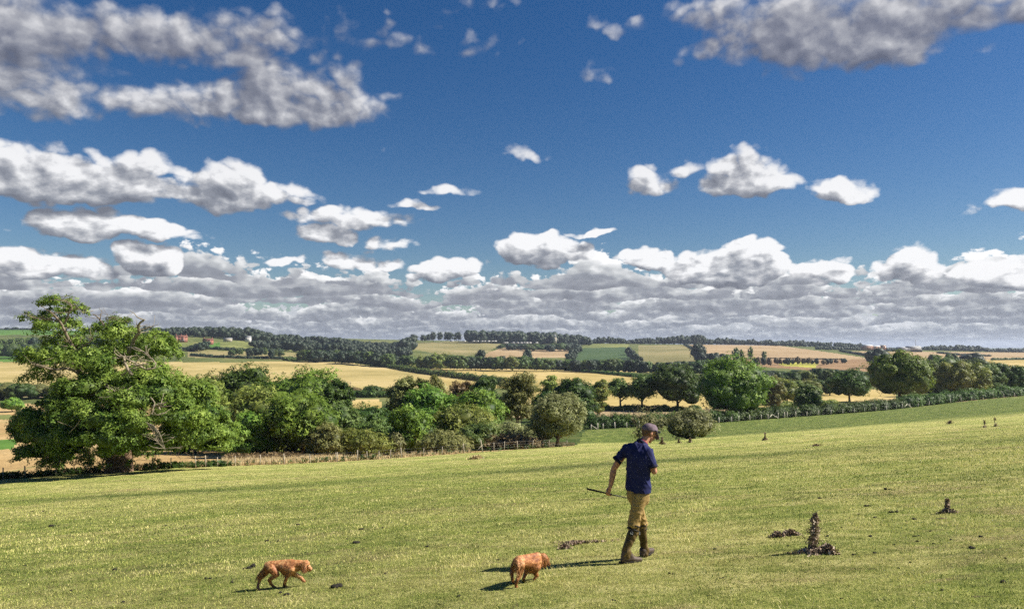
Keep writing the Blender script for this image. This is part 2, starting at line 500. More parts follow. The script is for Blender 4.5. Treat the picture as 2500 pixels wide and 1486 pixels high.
hgt = N.m('ADD', N.m('MULTIPLY', n_blade, 0.5), N.m('ADD', N.m('MULTIPLY', n_fine, 1.0), N.m('MULTIPLY', n_all, 2.2)))
finish(M_pasture, N, c, 0.95, hgt, 0.9, 0.11, 0.12)

GOLD = [(.30, .20, .085), (.46, .32, .145), (.56, .43, .22)]
CLS = {
 'meadow':       field_mat("meadow_far", [(.05, .07, .02), (.11, .13, .04), (.19, .19, .07)], patch=.01, grain=.15),
 'scrub_floor':  field_mat("scrub_floor", [(.03, .03, .012), (.08, .07, .03), (.20, .15, .07)], patch=.2, grain=2.0),
 'stubble':      field_mat("cut_stubble", GOLD, streak=0.25, streak_scale=0.25, patch=.02, grain=1.4, tram=(22, .025, (.17, .19, .06))),
 'straw_bank':   field_mat("dry_bank", [(.20, .13, .05), (.38, .27, .12), (.52, .42, .22)], patch=.1, grain=3.0),
 'ripe_corn':    field_mat("ripe_corn", [(.27, .22, .08), (.43, .34, .14), (.54, .42, .22)], streak=1.05, streak_scale=0.10, patch=.009, grain=.5, tram=(24, .035, (.15, .17, .05)), mixamt=.45),
 'corn':         field_mat("corn_middle", [(.28, .22, .07), (.44, .34, .13), (.55, .42, .2)], streak=1.35, streak_scale=0.12, patch=.01, grain=.4, mixamt=.4),
 'pink_stubble': field_mat("pink_stubble", [(.25, .175, .09), (.38, .275, .155), (.47, .36, .22)], streak=0.9, streak_scale=0.08, patch=.006, grain=.2),
 'red_stubble':  field_mat("red_stubble", [(.18, .11, .055), (.29, .185, .095), (.39, .27, .15)], streak=0.75, streak_scale=0.10, patch=.006, grain=.2, mixamt=.7),
 'tan_grass':    field_mat("tan_grass", [(.13, .12, .045), (.22, .20, .085), (.33, .26, .13)], patch=.006, grain=.15),
 'dull_pasture': field_mat("dull_pasture", [(.08, .10, .03), (.17, .19, .06), (.25, .25, .09)], patch=.008, grain=.15),
 'green_crop':   field_mat("green_crop", [(.035, .065, .025), (.055, .095, .035), (.08, .12, .045)], streak=.3, patch=.006, grain=.15),
 'bright_green': field_mat("bright_green", [(.05, .10, .02), (.08, .17, .03), (.12, .22, .04)], patch=.02, grain=.3),
 'rape_patch':   field_mat("yellow_flowers", [(.22, .20, .07), (.38, .37, .06), (.48, .46, .07)], patch=.02, grain=.25),
 'pink_track':   field_mat("pink_track", [(.24, .18, .09), (.38, .29, .17), (.48, .38, .24)], streak=0.1, streak_scale=.5, patch=.03, grain=.8),
 'verge':        field_mat("rough_verge", [(.025, .04, .012), (.055, .085, .02), (.12, .13, .04)], patch=.08, grain=.9),
 'far_hill':     field_mat("far_hill", [(.05, .07, .03), (.07, .10, .05), (.10, .13, .07)], patch=.001, grain=.004),
}
NAMES = {'meadow': 'meadow', 'scrub_floor': 'ground', 'stubble': 'stubble_field', 'straw_bank': 'grass_bank', 'ripe_corn': 'corn_field',
         'corn': 'corn_field', 'pink_stubble': 'stubble_field', 'red_stubble': 'stubble_field', 'tan_grass': 'grass_field', 'dull_pasture': 'grass_field',
         'green_crop': 'crop_field', 'bright_green': 'crop_field', 'rape_patch': 'flower_field', 'pink_track': 'farm_track', 'verge': 'verge',
         'far_hill': 'distant_hills', 'pasture': 'pasture'}
KEYS = ['pasture'] + list(CLS)
# polygons in the photograph (px,row), nearest and farthest distance, kind of field; later ones lie over earlier ones
POLYS = [
 ([(-2000, 700), (5000, 700), (5000, 900), (-2000, 900)], 3600, 99999, 'far_hill'),
 ([(-2000, 985), (560, 985), (600, 1250), (-2000, 1400)], 56, 400, 'stubble'),
 ([(-2000, 1072), (60, 1072), (40, 1096), (-2000, 1096)], 56, 400, 'bright_green'),
 ([(-2000, 1010), (30, 1012), (90, 1016), (20, 1024), (-2000, 1024)], 56, 400, 'dull_pasture'),
 ([(540, 1100), (700, 1098), (1180, 1085), (1400, 1070), (1425, 1110), (800, 1160), (540, 1170)], 72, 103, 'straw_bank'),
 ([(-2000, 870), (560, 884), (700, 881), (850, 885), (960, 900), (1080, 920), (1230, 940), (1180, 962), (800, 963), (-2000, 966)], 380, 1090, 'ripe_corn'),
 ([(-2000, 968), (135, 966), (135, 969), (-2000, 972)], 350, 460, 'pink_track'),
 ([(-2000, 860), (60, 867), (60, 883), (-2000, 883)], 900, 1300, 'bright_green'),
 ([(-2000, 780), (300, 790), (300, 817), (-2000, 819)], 1500, 2700, 'bright_green'),
 ([(410, 822), (475, 830), (470, 845), (410, 850)], 1000, 1500, 'dull_pasture'),
 ([(480, 838), (570, 832), (680, 835), (780, 842), (760, 858), (650, 856), (480, 852)], 1000, 1900, 'dull_pasture'),
 ([(485, 838), (540, 836), (535, 850), (480, 850)], 1000, 1500, 'bright_green'),
 ([(460, 851), (560, 857), (800, 861), (800, 880), (460, 872)], 940, 1400, 'tan_grass'),
 ([(790, 974), (930, 974), (935, 1003), (790, 1003)], 290, 420, 'corn'),
 ([(980, 898), (1250, 900), (1400, 904), (1560, 917), (1700, 930), (1690, 948), (1100, 948), (1070, 915)], 430, 1020, 'corn'),
 ([(1480, 898), (1800, 899), (1800, 910), (1480, 908)], 700, 1000, 'corn'),
 ([(1250, 950), (1700, 950), (2180, 950), (2180, 992), (1700, 997), (1250, 997)], 255, 500, 'corn'),
 ([(1250, 1000), (1750, 998), (2000, 985), (2300, 965), (2600, 945), (2600, 958), (2300, 984), (2000, 1005), (1720, 1018), (1250, 1020)], 196, 330, 'pink_track'),
 ([(1000, 838), (1140, 832), (1226, 838), (1190, 860), (1120, 872), (1080, 866), (1000, 850)], 1100, 2100, 'tan_grass'),
 ([(1180, 864), (1228, 848), (1400, 850), (1395, 873), (1180, 875)], 1100, 2100, 'pink_stubble'),
 ([(1406, 836), (1535, 836), (1535, 850), (1406, 850)], 1300, 2100, 'dull_pasture'),
 ([(1406, 850), (1530, 847), (1541, 880), (1404, 880)], 1000, 2100, 'green_crop'),
 ([(1556, 843), (1670, 842), (1712, 866), (1690, 885), (1575, 890), (1560, 868)], 1000, 2100, 'tan_grass'),
 ([(1672, 841), (1890, 842), (2010, 858), (2145, 878), (2130, 886), (1785, 878), (1715, 866)], 800, 2300, 'pink_stubble'),
 ([(1785, 878), (2145, 878), (2145, 912), (1990, 905), (1870, 896), (1780, 892)], 700, 1500, 'red_stubble'),
 ([(1893, 880), (1950, 880), (1995, 886), (1990, 898), (1905, 892)], 700, 1500, 'rape_patch'),
 ([(2055, 857), (2500, 860), (3500, 858), (3500, 875), (2300, 880), (2140, 872)], 1000, 3000, 'pink_stubble'),
 ([(2300, 880), (2500, 876), (3500, 874), (3500, 915), (2500, 912), (2400, 900)], 600, 1400, 'corn'),
]

def build_ground():
    th_front = np.arctan((np.arange(-320, 2830, 6) - CX) / F_PX)
    lo, hi = th_front[0], th_front[-1]
    th_back = np.linspace(hi, lo + 2 * math.pi, 76)[1:-1]
    th = np.concatenate([th_front, th_back])
    nth = len(th)
    R = [0.6]
    while R[-1] < 16000:
        R.append(R[-1] * (1.0165 if R[-1] > 5 else 1.08))
    R = np.array(R); nr = len(R)
    X = R[:, None] * np.sin(th)[None]; Yv = R[:, None] * np.cos(th)[None]
    Z = height(X, Yv)
    V = np.stack([X, Yv, Z], -1).reshape(-1, 3)
    i, j = np.meshgrid(np.arange(nr - 1), np.arange(nth), indexing='ij')
    j2 = (j + 1) % nth
    Fq = np.stack([i * nth + j, i * nth + j2, (i + 1) * nth + j2, (i + 1) * nth + j], -1).reshape(-1, 4)
    C = V[Fq].mean(1)
    front = C[:, 1] > 1.0
    px, py = project(C[:, 0], np.maximum(C[:, 1], .5), C[:, 2])
    azc = np.clip(np.arctan2(C[:, 0], C[:, 1]), -0.95, 0.95)
    r = np.hypot(C[:, 0], C[:, 1])
    ceff = CX + F_PX * np.tan(azc)
    Ye = r * np.cos(azc)
    cls = np.full(len(C), KEYS.index('meadow'))
    fy = fence_y(ceff)
    cls[Ye < 330] = KEYS.index('verge')
    cls[(Ye < 135) & (ceff < 1400)] = KEYS.index('scrub_floor')
    pyc = np.where(front & (np.abs(azc) < .94), py, 848 - 1806 * C[:, 2] / np.maximum(Ye, 1))
    for poly, y0, y1, k in POLYS:
        m = in_poly(np.clip(ceff, -1990, 4990), pyc, poly) & (Ye > y0) & (Ye < y1)
        cls[m] = KEYS.index(k)
    cls[Ye < fy] = 0
    # lusher grass on the old wheel track; shade beyond the fold painted in as green
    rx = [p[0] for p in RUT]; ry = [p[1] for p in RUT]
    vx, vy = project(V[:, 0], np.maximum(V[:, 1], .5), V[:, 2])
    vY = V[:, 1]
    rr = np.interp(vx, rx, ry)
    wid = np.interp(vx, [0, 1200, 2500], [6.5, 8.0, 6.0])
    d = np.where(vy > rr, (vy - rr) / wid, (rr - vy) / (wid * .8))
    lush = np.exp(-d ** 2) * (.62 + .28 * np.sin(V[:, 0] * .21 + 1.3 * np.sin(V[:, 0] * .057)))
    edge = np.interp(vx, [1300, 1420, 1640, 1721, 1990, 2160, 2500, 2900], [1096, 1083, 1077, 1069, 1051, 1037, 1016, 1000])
    hollow_shade = np.clip((edge - vy) / np.interp(vx, [1600, 2200, 2500], [1.5, 5, 14]), 0, 1) * (vx > 1390) * 0.93  # shade of the hollow, put into the turf colour
    lush = np.maximum(lush, hollow_shade)
    ed2 = np.interp(vx, [-300, 400, 800, 1300], [1215, 1195, 1172, 1130])
    lush = np.maximum(lush, 0.30 * np.clip((vy - ed2) / 60, 0, 1) * np.clip((1700 - vx) / 900, 0, 1))
    lush = np.where(vY > 1, lush, 0.2)
    for k in range(len(KEYS)):
        sel = Fq[cls == k]
        if not len(sel): continue
        used, inv = np.unique(sel.ravel(), return_inverse=True)
        mat = M_pasture if k == 0 else CLS[KEYS[k]]
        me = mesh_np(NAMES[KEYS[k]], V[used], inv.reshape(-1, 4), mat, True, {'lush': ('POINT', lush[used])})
        tag(link(NAMES[KEYS[k]], me), kind='structure')
build_ground()
# ---------------------------------------------------------------- foliage and wood
def leaf_mat(name, dark, mid, light, translucent=0.28, dead=None):
    m, N = new_mat(name)
    t = N.node('ShaderNodeAttribute', attribute_name='tint').outputs['Fac']
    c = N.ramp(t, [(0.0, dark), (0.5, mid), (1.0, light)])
    co = N.node('ShaderNodeTexCoord').outputs['Object']
    oi = N.node('ShaderNodeObjectInfo').outputs['Random']
    c = N.mix(N.rng(N.noise(co, 0.45, 3.0, 0.6), 0.35, 0.7, 0.0, 0.55), c, light)
    hs = N.node('ShaderNodeHueSaturation')
    N.put(hs.inputs['Hue'], N.rng(oi, 0, 1, 0.485, 0.512))
    N.put(hs.inputs['Value'], N.rng(oi, 0, 1, 0.82, 1.18))
    m.node_tree.links.new(c, hs.inputs['Color'])
    return finish(m, N, hs.outputs[0], 0.55, None, spec=0.25, translucent=translucent)

LEAF = {
 'oak':    leaf_mat("oak_leaves", (.018, .044, .008), (.088, .160, .020), (.27, .35, .062)),
 'bright': leaf_mat("bright_leaves", (.022, .058, .009), (.098, .20, .024), (.27, .38, .058)),
 'lime':   leaf_mat("yellow_green_leaves", (.045, .075, .013), (.17, .235, .040), (.36, .39, .095)),
 'dark':   leaf_mat("dark_leaves", (.010, .030, .007), (.043, .098, .018), (.13, .21, .040)),
 'olive':  leaf_mat("olive_leaves", (.055, .068, .020), (.165, .185, .050), (.34, .33, .12)),
 'silver': leaf_mat("thorn_leaves", (.050, .062, .022), (.180, .205, .070), (.42, .42, .19)),
 'mid':    leaf_mat("middle_green_leaves", (.020, .046, .012), (.080, .142, .030), (.20, .26, .070)),
 'blue':   leaf_mat("distant_dark_leaves", (.010, .020, .013), (.028, .050, .026), (.075, .108, .050), 0.1),
 'brown':  leaf_mat("brown_scrub", (.060, .045, .018), (.19, .14, .06), (.36, .28, .13)),
}
M_bark = plain("bark", (.17, .135, .095), 0.95, .35, 3.0, 0.7, 0.08)
M_barkdark = plain("bark_dark", (.085, .06, .042), 0.95, .35, 3.0, 0.7, 0.08)
M_deadwood = plain("bleached_wood", (.25, .21, .15), 0.9, .22, 4.0, 0.5, 0.04)

def ico(sub):
    import bmesh
    bm = bmesh.new()
    bmesh.ops.create_icosphere(bm, subdivisions=sub, radius=1.0)
    v = np.array([p.co[:] for p in bm.verts]); f = np.array([[q.index for q in p.verts] for p in bm.faces])
    bm.free()
    return v, f
ICO1, ICO2 = ico(1), ico(2)

def leaf_cards(P, Nn, size, rng, tint, kind=3, aspect=1.0):
    """kind 1: one leaf-shaped quad folded along its middle; kind 3: a spray of three leaflets"""
    n = len(P)
    Nn = Nn / (np.linalg.norm(Nn, axis=1, keepdims=True) + 1e-9)
    a = rng.normal(size=(n, 3)); a -= (a * Nn).sum(1, keepdims=True) * Nn
    a /= np.linalg.norm(a, axis=1, keepdims=True) + 1e-9
    b = np.cross(Nn, a)
    s = (size * rng.uniform(.6, 1.35, n))[:, None]
    if kind == 1:
        v = np.stack([P - a * s * aspect, P - b * s * .55 - Nn * s * .12, P + a * s * aspect, P + b * s * .55 - Nn * s * .12], 1)
        f = np.arange(4 * n).reshape(n, 4)
        return v.reshape(-1, 3), [f], np.repeat(tint, 4)
    out = []
    for k in range(3):
        th = k * 2.1 + rng.uniform(-.4, .4, n)[:, None]
        d = a * np.cos(th) + b * np.sin(th)
        e = np.cross(Nn, d)
        lift = Nn * rng.uniform(-.45, .35, n)[:, None]
        out += [P, P + (d * .62 + e * .34 + lift * .5) * s, P + (d * 1.15 + lift) * s, P + (d * .62 - e * .34 + lift * .5) * s]
    v = np.stack(out, 1)
    f = np.arange(12 * n).reshape(n * 3, 4)
    return v.reshape(-1, 3), [f], np.repeat(tint, 12)

def merge(parts):
    """parts: list of (verts, [face arrays], tint)"""
    V, Fd, T, off = [], {}, [], 0
    for v, fs, t in parts:
        V.append(v); T.append(t)
        for f in fs:
            Fd.setdefault(f.shape[1], []).append(f + off)
        off += len(v)
    return np.concatenate(V), [np.concatenate(x) for x in Fd.values()], np.concatenate(T)

def crown(lobes, n, size, rng, core=0.76, kind=3, hang=0.0, fuzz=0.16, tintbias=0.0, cull=True, sub=0):
    """lobes: array (k,6) centre+radii.  Leaves sit on and just inside the lobes; a solid core in the darkest tint stands in for the shade inside"""
    L = np.asarray(lobes, float)
    r = L[:, 3:]
    area = (r[:, 0] * r[:, 1] + r[:, 1] * r[:, 2] + r[:, 0] * r[:, 2])
    main = L
    if sub:
        # each bough breaks into smaller clumps of leaves with dark gaps between them
        S = []
        for q in range(len(L)):
            for _ in range(sub):
                d = rng.normal(size=3); d[2] = abs(d[2]) * 1.1 - .35; d /= np.linalg.norm(d)
                m_ = rng.uniform(.30, .50)
                S.append((*(L[q, :3] + d * r[q] * rng.uniform(.62, .92)), *(r[q].mean() * m_ * np.array([1.1, 1.1, .85]))))
        keepmain = L.copy(); L = np.concatenate([np.array(S), keepmain * np.array([1, 1, 1, .84, .84, .84])]); r = L[:, 3:]
        area = (r[:, 0] * r[:, 1] + r[:, 1] * r[:, 2] + r[:, 0] * r[:, 2])
    if sub: area[-len(main):] *= .42
    k = rng.choice(len(L), n, p=area / area.sum())
    u = rng.normal(size=(n, 3)); u /= np.linalg.norm(u, axis=1, keepdims=True)
    u[:, 2] = np.where((u[:, 2] < -.35) & (rng.random(n) < .6), -u[:, 2], u[:, 2])
    rad = 1 + rng.normal(0, fuzz, n) - np.abs(rng.normal(0, .05, n))
    # crinkle each lobe so that its outline is uneven
    ph = L[k, 0] * 1.7 + L[k, 2] * 2.3
    rad *= 1 + .13 * np.sin(u[:, 0] * 7 + ph) * np.sin(u[:, 2] * 6 + ph * 1.3) + .08 * np.sin(u[:, 1] * 11 + ph)
    P = L[k, :3] + u * r[k] * rad[:, None]
    if cull and len(L) > 2:
        keep = np.ones(n, bool)
        rm = main[:, 3:]
        for q in range(len(main)):
            d = (P - main[q, :3]) / (rm[q] * (core * .98 if sub else .80))
            keep &= ~(((d ** 2).sum(1) < 1) & ((k != q) if not sub else True) & (rng.random(n) < .95))
        P, u, k = P[keep], u[keep], k[keep]
    m = len(P)
    Nn = u / r[k]; Nn /= np.linalg.norm(Nn, axis=1, keepdims=True)
    Nn = Nn + rng.normal(0, .33, (m, 3)) + np.array([0, 0, .38])
    lt = rng.random(len(L))
    tint = np.clip(.5 + tintbias + (lt[k] - .5) * .6 + rng.normal(0, .17, m), 0, 1)
    parts = [leaf_cards(P, Nn, size, rng, tint, kind)]
    if hang:
        P2 = P[rng.random(m) < hang].copy(); P2[:, 2] -= rng.uniform(.2, 1.0, len(P2)) * size * 3
        parts.append(leaf_cards(P2, rng.normal(size=(len(P2), 3)), size * .8, rng, rng.random(len(P2)) * .4, kind))
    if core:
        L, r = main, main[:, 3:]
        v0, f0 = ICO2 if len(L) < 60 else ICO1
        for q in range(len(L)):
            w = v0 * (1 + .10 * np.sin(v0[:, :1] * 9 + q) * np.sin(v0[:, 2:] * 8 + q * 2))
            parts.append((L[q, :3] + w * r[q] * core, [f0], np.full(len(v0), .02)))  # darkest leaf tint, painting the shade between the clumps
    return merge(parts)

def tube(path, radii, sides=6, cap=True):
    path = np.asarray(path, float); n = len(path)
    t = np.gradient(path, axis=0); t /= np.linalg.norm(t, axis=1, keepdims=True) + 1e-9
    up = np.array([0, 0, 1.0]) if abs(t[0, 2]) < .9 else np.array([1.0, 0, 0])
    V = []
    a = np.cross(t[0], up); a /= np.linalg.norm(a)
    for i in range(n):
        a = a - (a @ t[i]) * t[i]; a /= np.linalg.norm(a) + 1e-9
        b = np.cross(t[i], a)
        ang = np.linspace(0, 2 * np.pi, sides, endpoint=False)
        V.append(path[i] + radii[i] * (np.cos(ang)[:, None] * a + np.sin(ang)[:, None] * b))
    V = np.concatenate(V)
    F4 = []
    for i in range(n - 1):
        for j in range(sides):
            F4.append((i * sides + j, i * sides + (j + 1) % sides, (i + 1) * sides + (j + 1) % sides, (i + 1) * sides + j))
    fs = [np.array(F4)]
    if cap:
        V = np.concatenate([V, path[-1:] , path[:1]])
        e = len(V) - 2; o = (n - 1) * sides
        fs.append(np.array([(o + j, o + (j + 1) % sides, e) for j in range(sides)] + [((j + 1) % sides, j, e + 1) for j in range(sides)]))
    return V, fs, np.zeros(len(V))

def wiggle(p0, p1, n, amp, rng):
    t = np.linspace(0, 1, n)[:, None]
    p = np.array(p0) * (1 - t) + np.array(p1) * t
    w = rng.normal(0, amp, (n, 3)); w[0] = 0
    return p + np.cumsum(w, 0) * np.sin(np.pi * np.clip(t * .8 + .2, 0, 1)) * .7

def generic_lobes(W, H, base, rng, n=16, flat=1.0, lean=0.0, lobe=.30):
    """round-headed crown, W wide, from base to H"""
    rz = (H - base) / 2; c = np.array([0, 0, base + rz])
    L = [(c[0], c[1], c[2], W * .33, W * .33, rz * .72)]
    a0, a1, b0 = rng.uniform(0, 6.28), rng.uniform(0, 6.28), rng.uniform(-.12, .12)
    for i in range(n):
        g = (i + .5) / n
        phi = i * 2.39996 + rng.uniform(-.4, .4)
        cz = 1 - 1.75 * g + rng.uniform(-.08, .08)
        sr = math.sqrt(max(0, 1 - min(1, cz * cz)))
        q = W * lobe * rng.uniform(.62, 1.12)
        ir = 1 + .16 * math.sin(phi * 2 + a0) + .12 * math.sin(phi * 3 + a1 + cz * 2)
        x = math.cos(phi) * sr * (W / 2 - q * .75) * ir + b0 * W * cz; y = math.sin(phi) * sr * (W / 2 - q * .75) * ir
        z = c[2] + cz * (rz - q * .60) * (1 + .10 * math.sin(phi * 2 + a1) * (cz > 0) * -1)
        L.append((x + lean * (z - base) / H, y, z, q, q, q * rng.uniform(.65, .95) * flat))
    return np.array(L)

def wood_for(W, H, base, rng, r0=None, limbs=5):
    """trunk with limbs reaching into the crown"""
    r0 = r0 or H * .035
    parts = [tube([(0, 0, -.6), (0, 0, 0.05 * H), (rng.normal(0, .02 * H), 0, base * .7 + .12 * H), (rng.normal(0, .03 * H), 0, H * .62)], [r0 * 1.35, r0, r0 * .82, r0 * .25], 7)]
    for i in range(limbs):
        a = i * 2.4 + rng.uniform(-.5, .5)
        z0 = base * .6 + H * rng.uniform(.10, .28)
        p1 = (math.cos(a) * W * .36, math.sin(a) * W * .36, z0 + H * rng.uniform(.18, .4))
        parts.append(tube(wiggle((0, 0, z0), p1, 5, H * .012, rng), np.linspace(r0 * .5, r0 * .12, 5), 5))
    return merge(parts)

def tree_meshes(name, W, H, base, seed, leaf, n, size, lobes=16, core=.75, kind=3, flat=1.0, lean=0.0, lobe=.30, fuzz=.16, bark=None, limbs=5, tb=0.0, hang=0.0, r0=None, sub=0):
    rng = np.random.default_rng(seed)
    L = generic_lobes(W, H, base, rng, lobes, flat, lean, lobe)
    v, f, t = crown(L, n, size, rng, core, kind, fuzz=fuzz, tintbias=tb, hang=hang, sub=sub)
    mc = mesh_np(name + "_crown", v, f, LEAF[leaf], False, {'tint': ('POINT', t)})
    v, f, t = wood_for(W, H, base, rng, limbs=limbs, r0=r0)
    mt = mesh_np(name + "_wood", v, f, bark or M_barkdark, True)
    return mc, mt

def put_tree(name, label, cat, loc, mc, mt, group=None, rz=0.0, scale=(1, 1, 1)):
    o = thing(name, label, cat, loc, rz, group)
    o.scale = scale
    link("crown", mc, o)
    if mt is not None:
        link("trunk", mt, o)
    return o
# ---------------------------------------------------------------- trees and bushes placed one by one
def px_tree(name, label, cat, px, wpx, top, Y, leaf, seed, base=0.06, n=5200, size=.30, lobes=20, dx=0, **kw):
    """a tree whose crown is wpx wide and reaches up to row `top` at distance Y"""
    g = on_ground(px, Y)
    topz = unproject(px, top, Y).z
    H = topz - g.z
    W = wpx / F_PX * Y
    kw.setdefault('sub', 6)
    if base < .03: base = -.14          # bushy to the ground
    mc, mt = tree_meshes(name, W, H, base * H, seed, leaf, int(n * 1.25), size, lobes, **kw)
    return put_tree(name, label, cat, g, mc, mt)

T = px_tree
# --- the thicket in the valley behind the post and wire fence, left to centre
T("shrub_tree", "pale olive tree showing behind the right shoulder of the old oak", "tree", 478, 150, 912, 112, 'lime', 11, .0, 4600, .30, 18)
T("round_tree", "dark green dome-shaped tree, nearest the oak in the thicket's back row", "tree", 606, 190, 897, 126, 'dark', 12, .0, 8000, .34, 26, flat=.9)
T("broad_tree", "broad bright green tree with the highest flat top in the left thicket", "tree", 722, 215, 915, 122, 'bright', 13, .0, 9000, .34, 28)
T("round_tree", "deep green tree closing the right end of the left thicket's back row", "tree", 815, 95, 928, 117, 'dark', 14, .0, 4500, .32, 18)
T("ash_tree", "yellow-green loose tree between the dark dome and the big round tree", "tree", 640, 165, 952, 108, 'lime', 15, .0, 6500, .29, 24)
T("round_tree", "big round green tree with a black hollow at its foot, front of thicket", "tree", 738, 172, 957, 101, 'bright', 16, .05, 8500, .28, 26)
T("ash_tree", "light green low tree touching the right edge of the oak's crown", "tree", 612, 112, 1006, 99, 'bright', 17, .0, 4500, .27, 18)
T("round_tree", "middle green tree stepping down right of the big round tree", "tree", 838, 105, 992, 112, 'mid', 18, .0, 4200, .30, 18)
T("hawthorn_bush", "pale olive bush on the grass bank right of the black hollow", "bush", 800, 92, 1040, 96, 'olive', 19, .0, 3600, .22, 18, fuzz=.24, core=.7)
T("hawthorn_bush", "pale green bush with a yellowish top, second on the grass bank", "bush", 888, 120, 1050, 97, 'lime', 20, .0, 4200, .22, 20, fuzz=.22, core=.7)
T("hawthorn_bush", "thin greyish bush with bare twigs, third on the grass bank", "bush", 962, 66, 1060, 98, 'silver', 21, .0, 2000, .20, 14, fuzz=.28, core=.62)
T("scrub_bush", "dark green scrub filling the gap beside the small pale field", "bush", 905, 130, 990, 122, 'dark', 22, .0, 4200, .30, 18)
T("scrub_bush", "green scrub between the two bank bushes and the bright round tree", "bush", 935, 120, 1022, 110, 'mid', 23, .0, 3800, .27, 18)
T("willow_tree", "pale yellowish willow standing against the lower edge of the corn field", "tree", 985, 84, 917, 140, 'olive', 24, .05, 3600, .34, 16, core=.6, fuzz=.24)
T("willow_tree", "second pale willow, half hidden behind the bright green tree top", "tree", 1050, 90, 917, 138, 'olive', 25, .05, 3600, .34, 16, core=.6, fuzz=.24)
T("broad_tree", "green tree top rising in front of the two pale willows", "tree", 1068, 150, 944, 124, 'bright', 26, .0, 6000, .32, 22)
T("round_tree", "bright green round tree with a dark foot left of the olive ash", "tree", 1008, 112, 992, 101, 'bright', 27, .02, 6000, .26, 22)
T("broad_tree", "bright green many-headed tree left of the tall sparse tree", "tree", 1160, 135, 955, 120, 'bright', 28, .0, 6000, .30, 24)
T("ash_tree", "large pale olive ash spreading in the middle of the thicket", "tree", 1130, 150, 990, 104, 'lime', 29, .0, 6500, .25, 24, fuzz=.22, core=.7)
T("hawthorn_bush", "olive hawthorn bush behind the fence, under the pale ash", "bush", 1085, 112, 1060, 94, 'olive', 30, .0, 3800, .20, 20, fuzz=.26, core=.65)
T("scrub_bush", "greenish scrub bush right of the olive hawthorn by the fence", "bush", 1165, 110, 1035, 99, 'mid', 31, .0, 3200, .23, 16, fuzz=.22, core=.7)
T("scrub_bush", "reddish-brown scrub between the ash and the sprawling thorn", "bush", 1245, 120, 1035, 104, 'silver', 32, .0, 3600, .23, 18, fuzz=.26, core=.6)
T("bramble_patch", "low brown bramble at the foot of the sprawling thorn", "bush", 1265, 150, 1072, 97, 'brown', 33, .0, 2600, .18, 16, fuzz=.3, core=.6, flat=.6)
T("dark_tree", "dark round tree top below the corn hedge, left of the sparse tree", "tree", 1190, 80, 925, 165, 'dark', 34, .0, 3200, .38, 16)
T("elder_tree", "reddish tree top at the right end of the golden field", "tree", 1122, 78, 925, 168, 'brown', 35, .0, 2200, .38, 14, core=.6, fuzz=.24)
T("sparse_tree", "tall sparse olive tree with pinkish top and visible trunk in the thicket", "tree", 1264, 92, 905, 128, 'olive', 36, .18, 3000, .30, 18, core=.42, fuzz=.28, bark=M_bark, limbs=9, r0=.35)
T("dark_tree", "dark green bush behind the thorn, right of the sparse tree", "bush", 1330, 90, 962, 150, 'dark', 37, .0, 3200, .34, 16)
T("small_tree", "small light green tree left of the dark flat-topped tree", "tree", 1345, 62, 914, 220, 'lime', 38, .0, 2200, .42, 14, core=.6)
T("dark_tree", "dark flat-topped tree directly above the sprawling thorn", "tree", 1405, 105, 921, 205, 'dark', 39, .0, 4000, .42, 20, flat=.85)
T("small_tree", "light green rounded tree right of the dark flat-topped one", "tree", 1460, 50, 930, 235, 'lime', 40, .0, 1800, .42, 12)
# --- trees along the hedge and track on the right
T("field_tree", "small thin tree with bare trunk, first of three before the cut field", "tree", 1515, 62, 925, 262, 'mid', 41, .26, 2000, .46, 15, core=.5, fuzz=.2, limbs=7)
T("field_tree", "upright thin tree with forked trunk, second of three before the cut field", "tree", 1568, 76, 915, 258, 'mid', 42, .20, 2600, .46, 16, core=.55, fuzz=.2, limbs=7)
T("field_tree", "large dark spreading tree, third of three before the cut field", "tree", 1655, 112, 892, 252, 'dark', 43, .06, 5200, .46, 24, core=.75)
T("oak_tree", "large bright green oak with short trunk in the right-hand hedge", "tree", 1792, 166, 880, 196, 'bright', 44, .04, 10500, .40, 30, r0=.55)
T("small_tree", "pale yellowish tree behind the right shoulder of the hedge oak", "tree", 1882, 62, 922, 262, 'olive', 45, .02, 2000, .46, 14, core=.6)
T("small_tree", "pale tree between the hedge oak and the trimmed round bush", "tree", 1922, 66, 928, 285, 'lime', 46, .03, 2200, .46, 14)
T("round_bush", "round green bush tree standing in the hedge right of the big oak", "tree", 1975, 66, 942, 214, 'mid', 47, .05, 3200, .36, 16)
T("field_tree", "dark green tree on short trunk alone beside the cut field", "tree", 2074, 92, 906, 292, 'dark', 48, .10, 4200, .50, 20)
T("oak_tree", "large upright bright green oak above the hedge on the right", "tree", 2198, 132, 862, 262, 'bright', 49, .07, 8500, .48, 28, r0=.6)
for k, (px, w, top, Y, lf, lab) in enumerate([
    (2285, 72, 882, 322, 'mid', "grey-green tree touching the upright oak on its right side"),
    (2330, 80, 886, 310, 'lime', "pale green tree, second to the right of the upright oak"),
    (2376, 72, 890, 312, 'lime', "pale green rounded tree in the middle of the right-hand belt"),
    (2412, 70, 888, 318, 'mid', "dark green tree, third from the right edge in the belt"),
    (2448, 66, 886, 322, 'dark', "dark tree second from the right edge of the belt"),
    (2482, 60, 893, 320, 'dark', "dark low tree cut by the right edge of the picture"),
    (2528, 66, 900, 320, 'dark', "dark tree just beyond the right edge of the belt"),
    (2310, 90, 870, 352, 'mid', "green tree top peeping over the belt right of the oak"),
    (2395, 90, 878, 356, 'mid', "green tree top behind the middle of the right-hand belt")]):
    T("belt_tree", lab, "tree", px, w, top, Y, lf, 60 + k, .0, 3600, .50, 18)
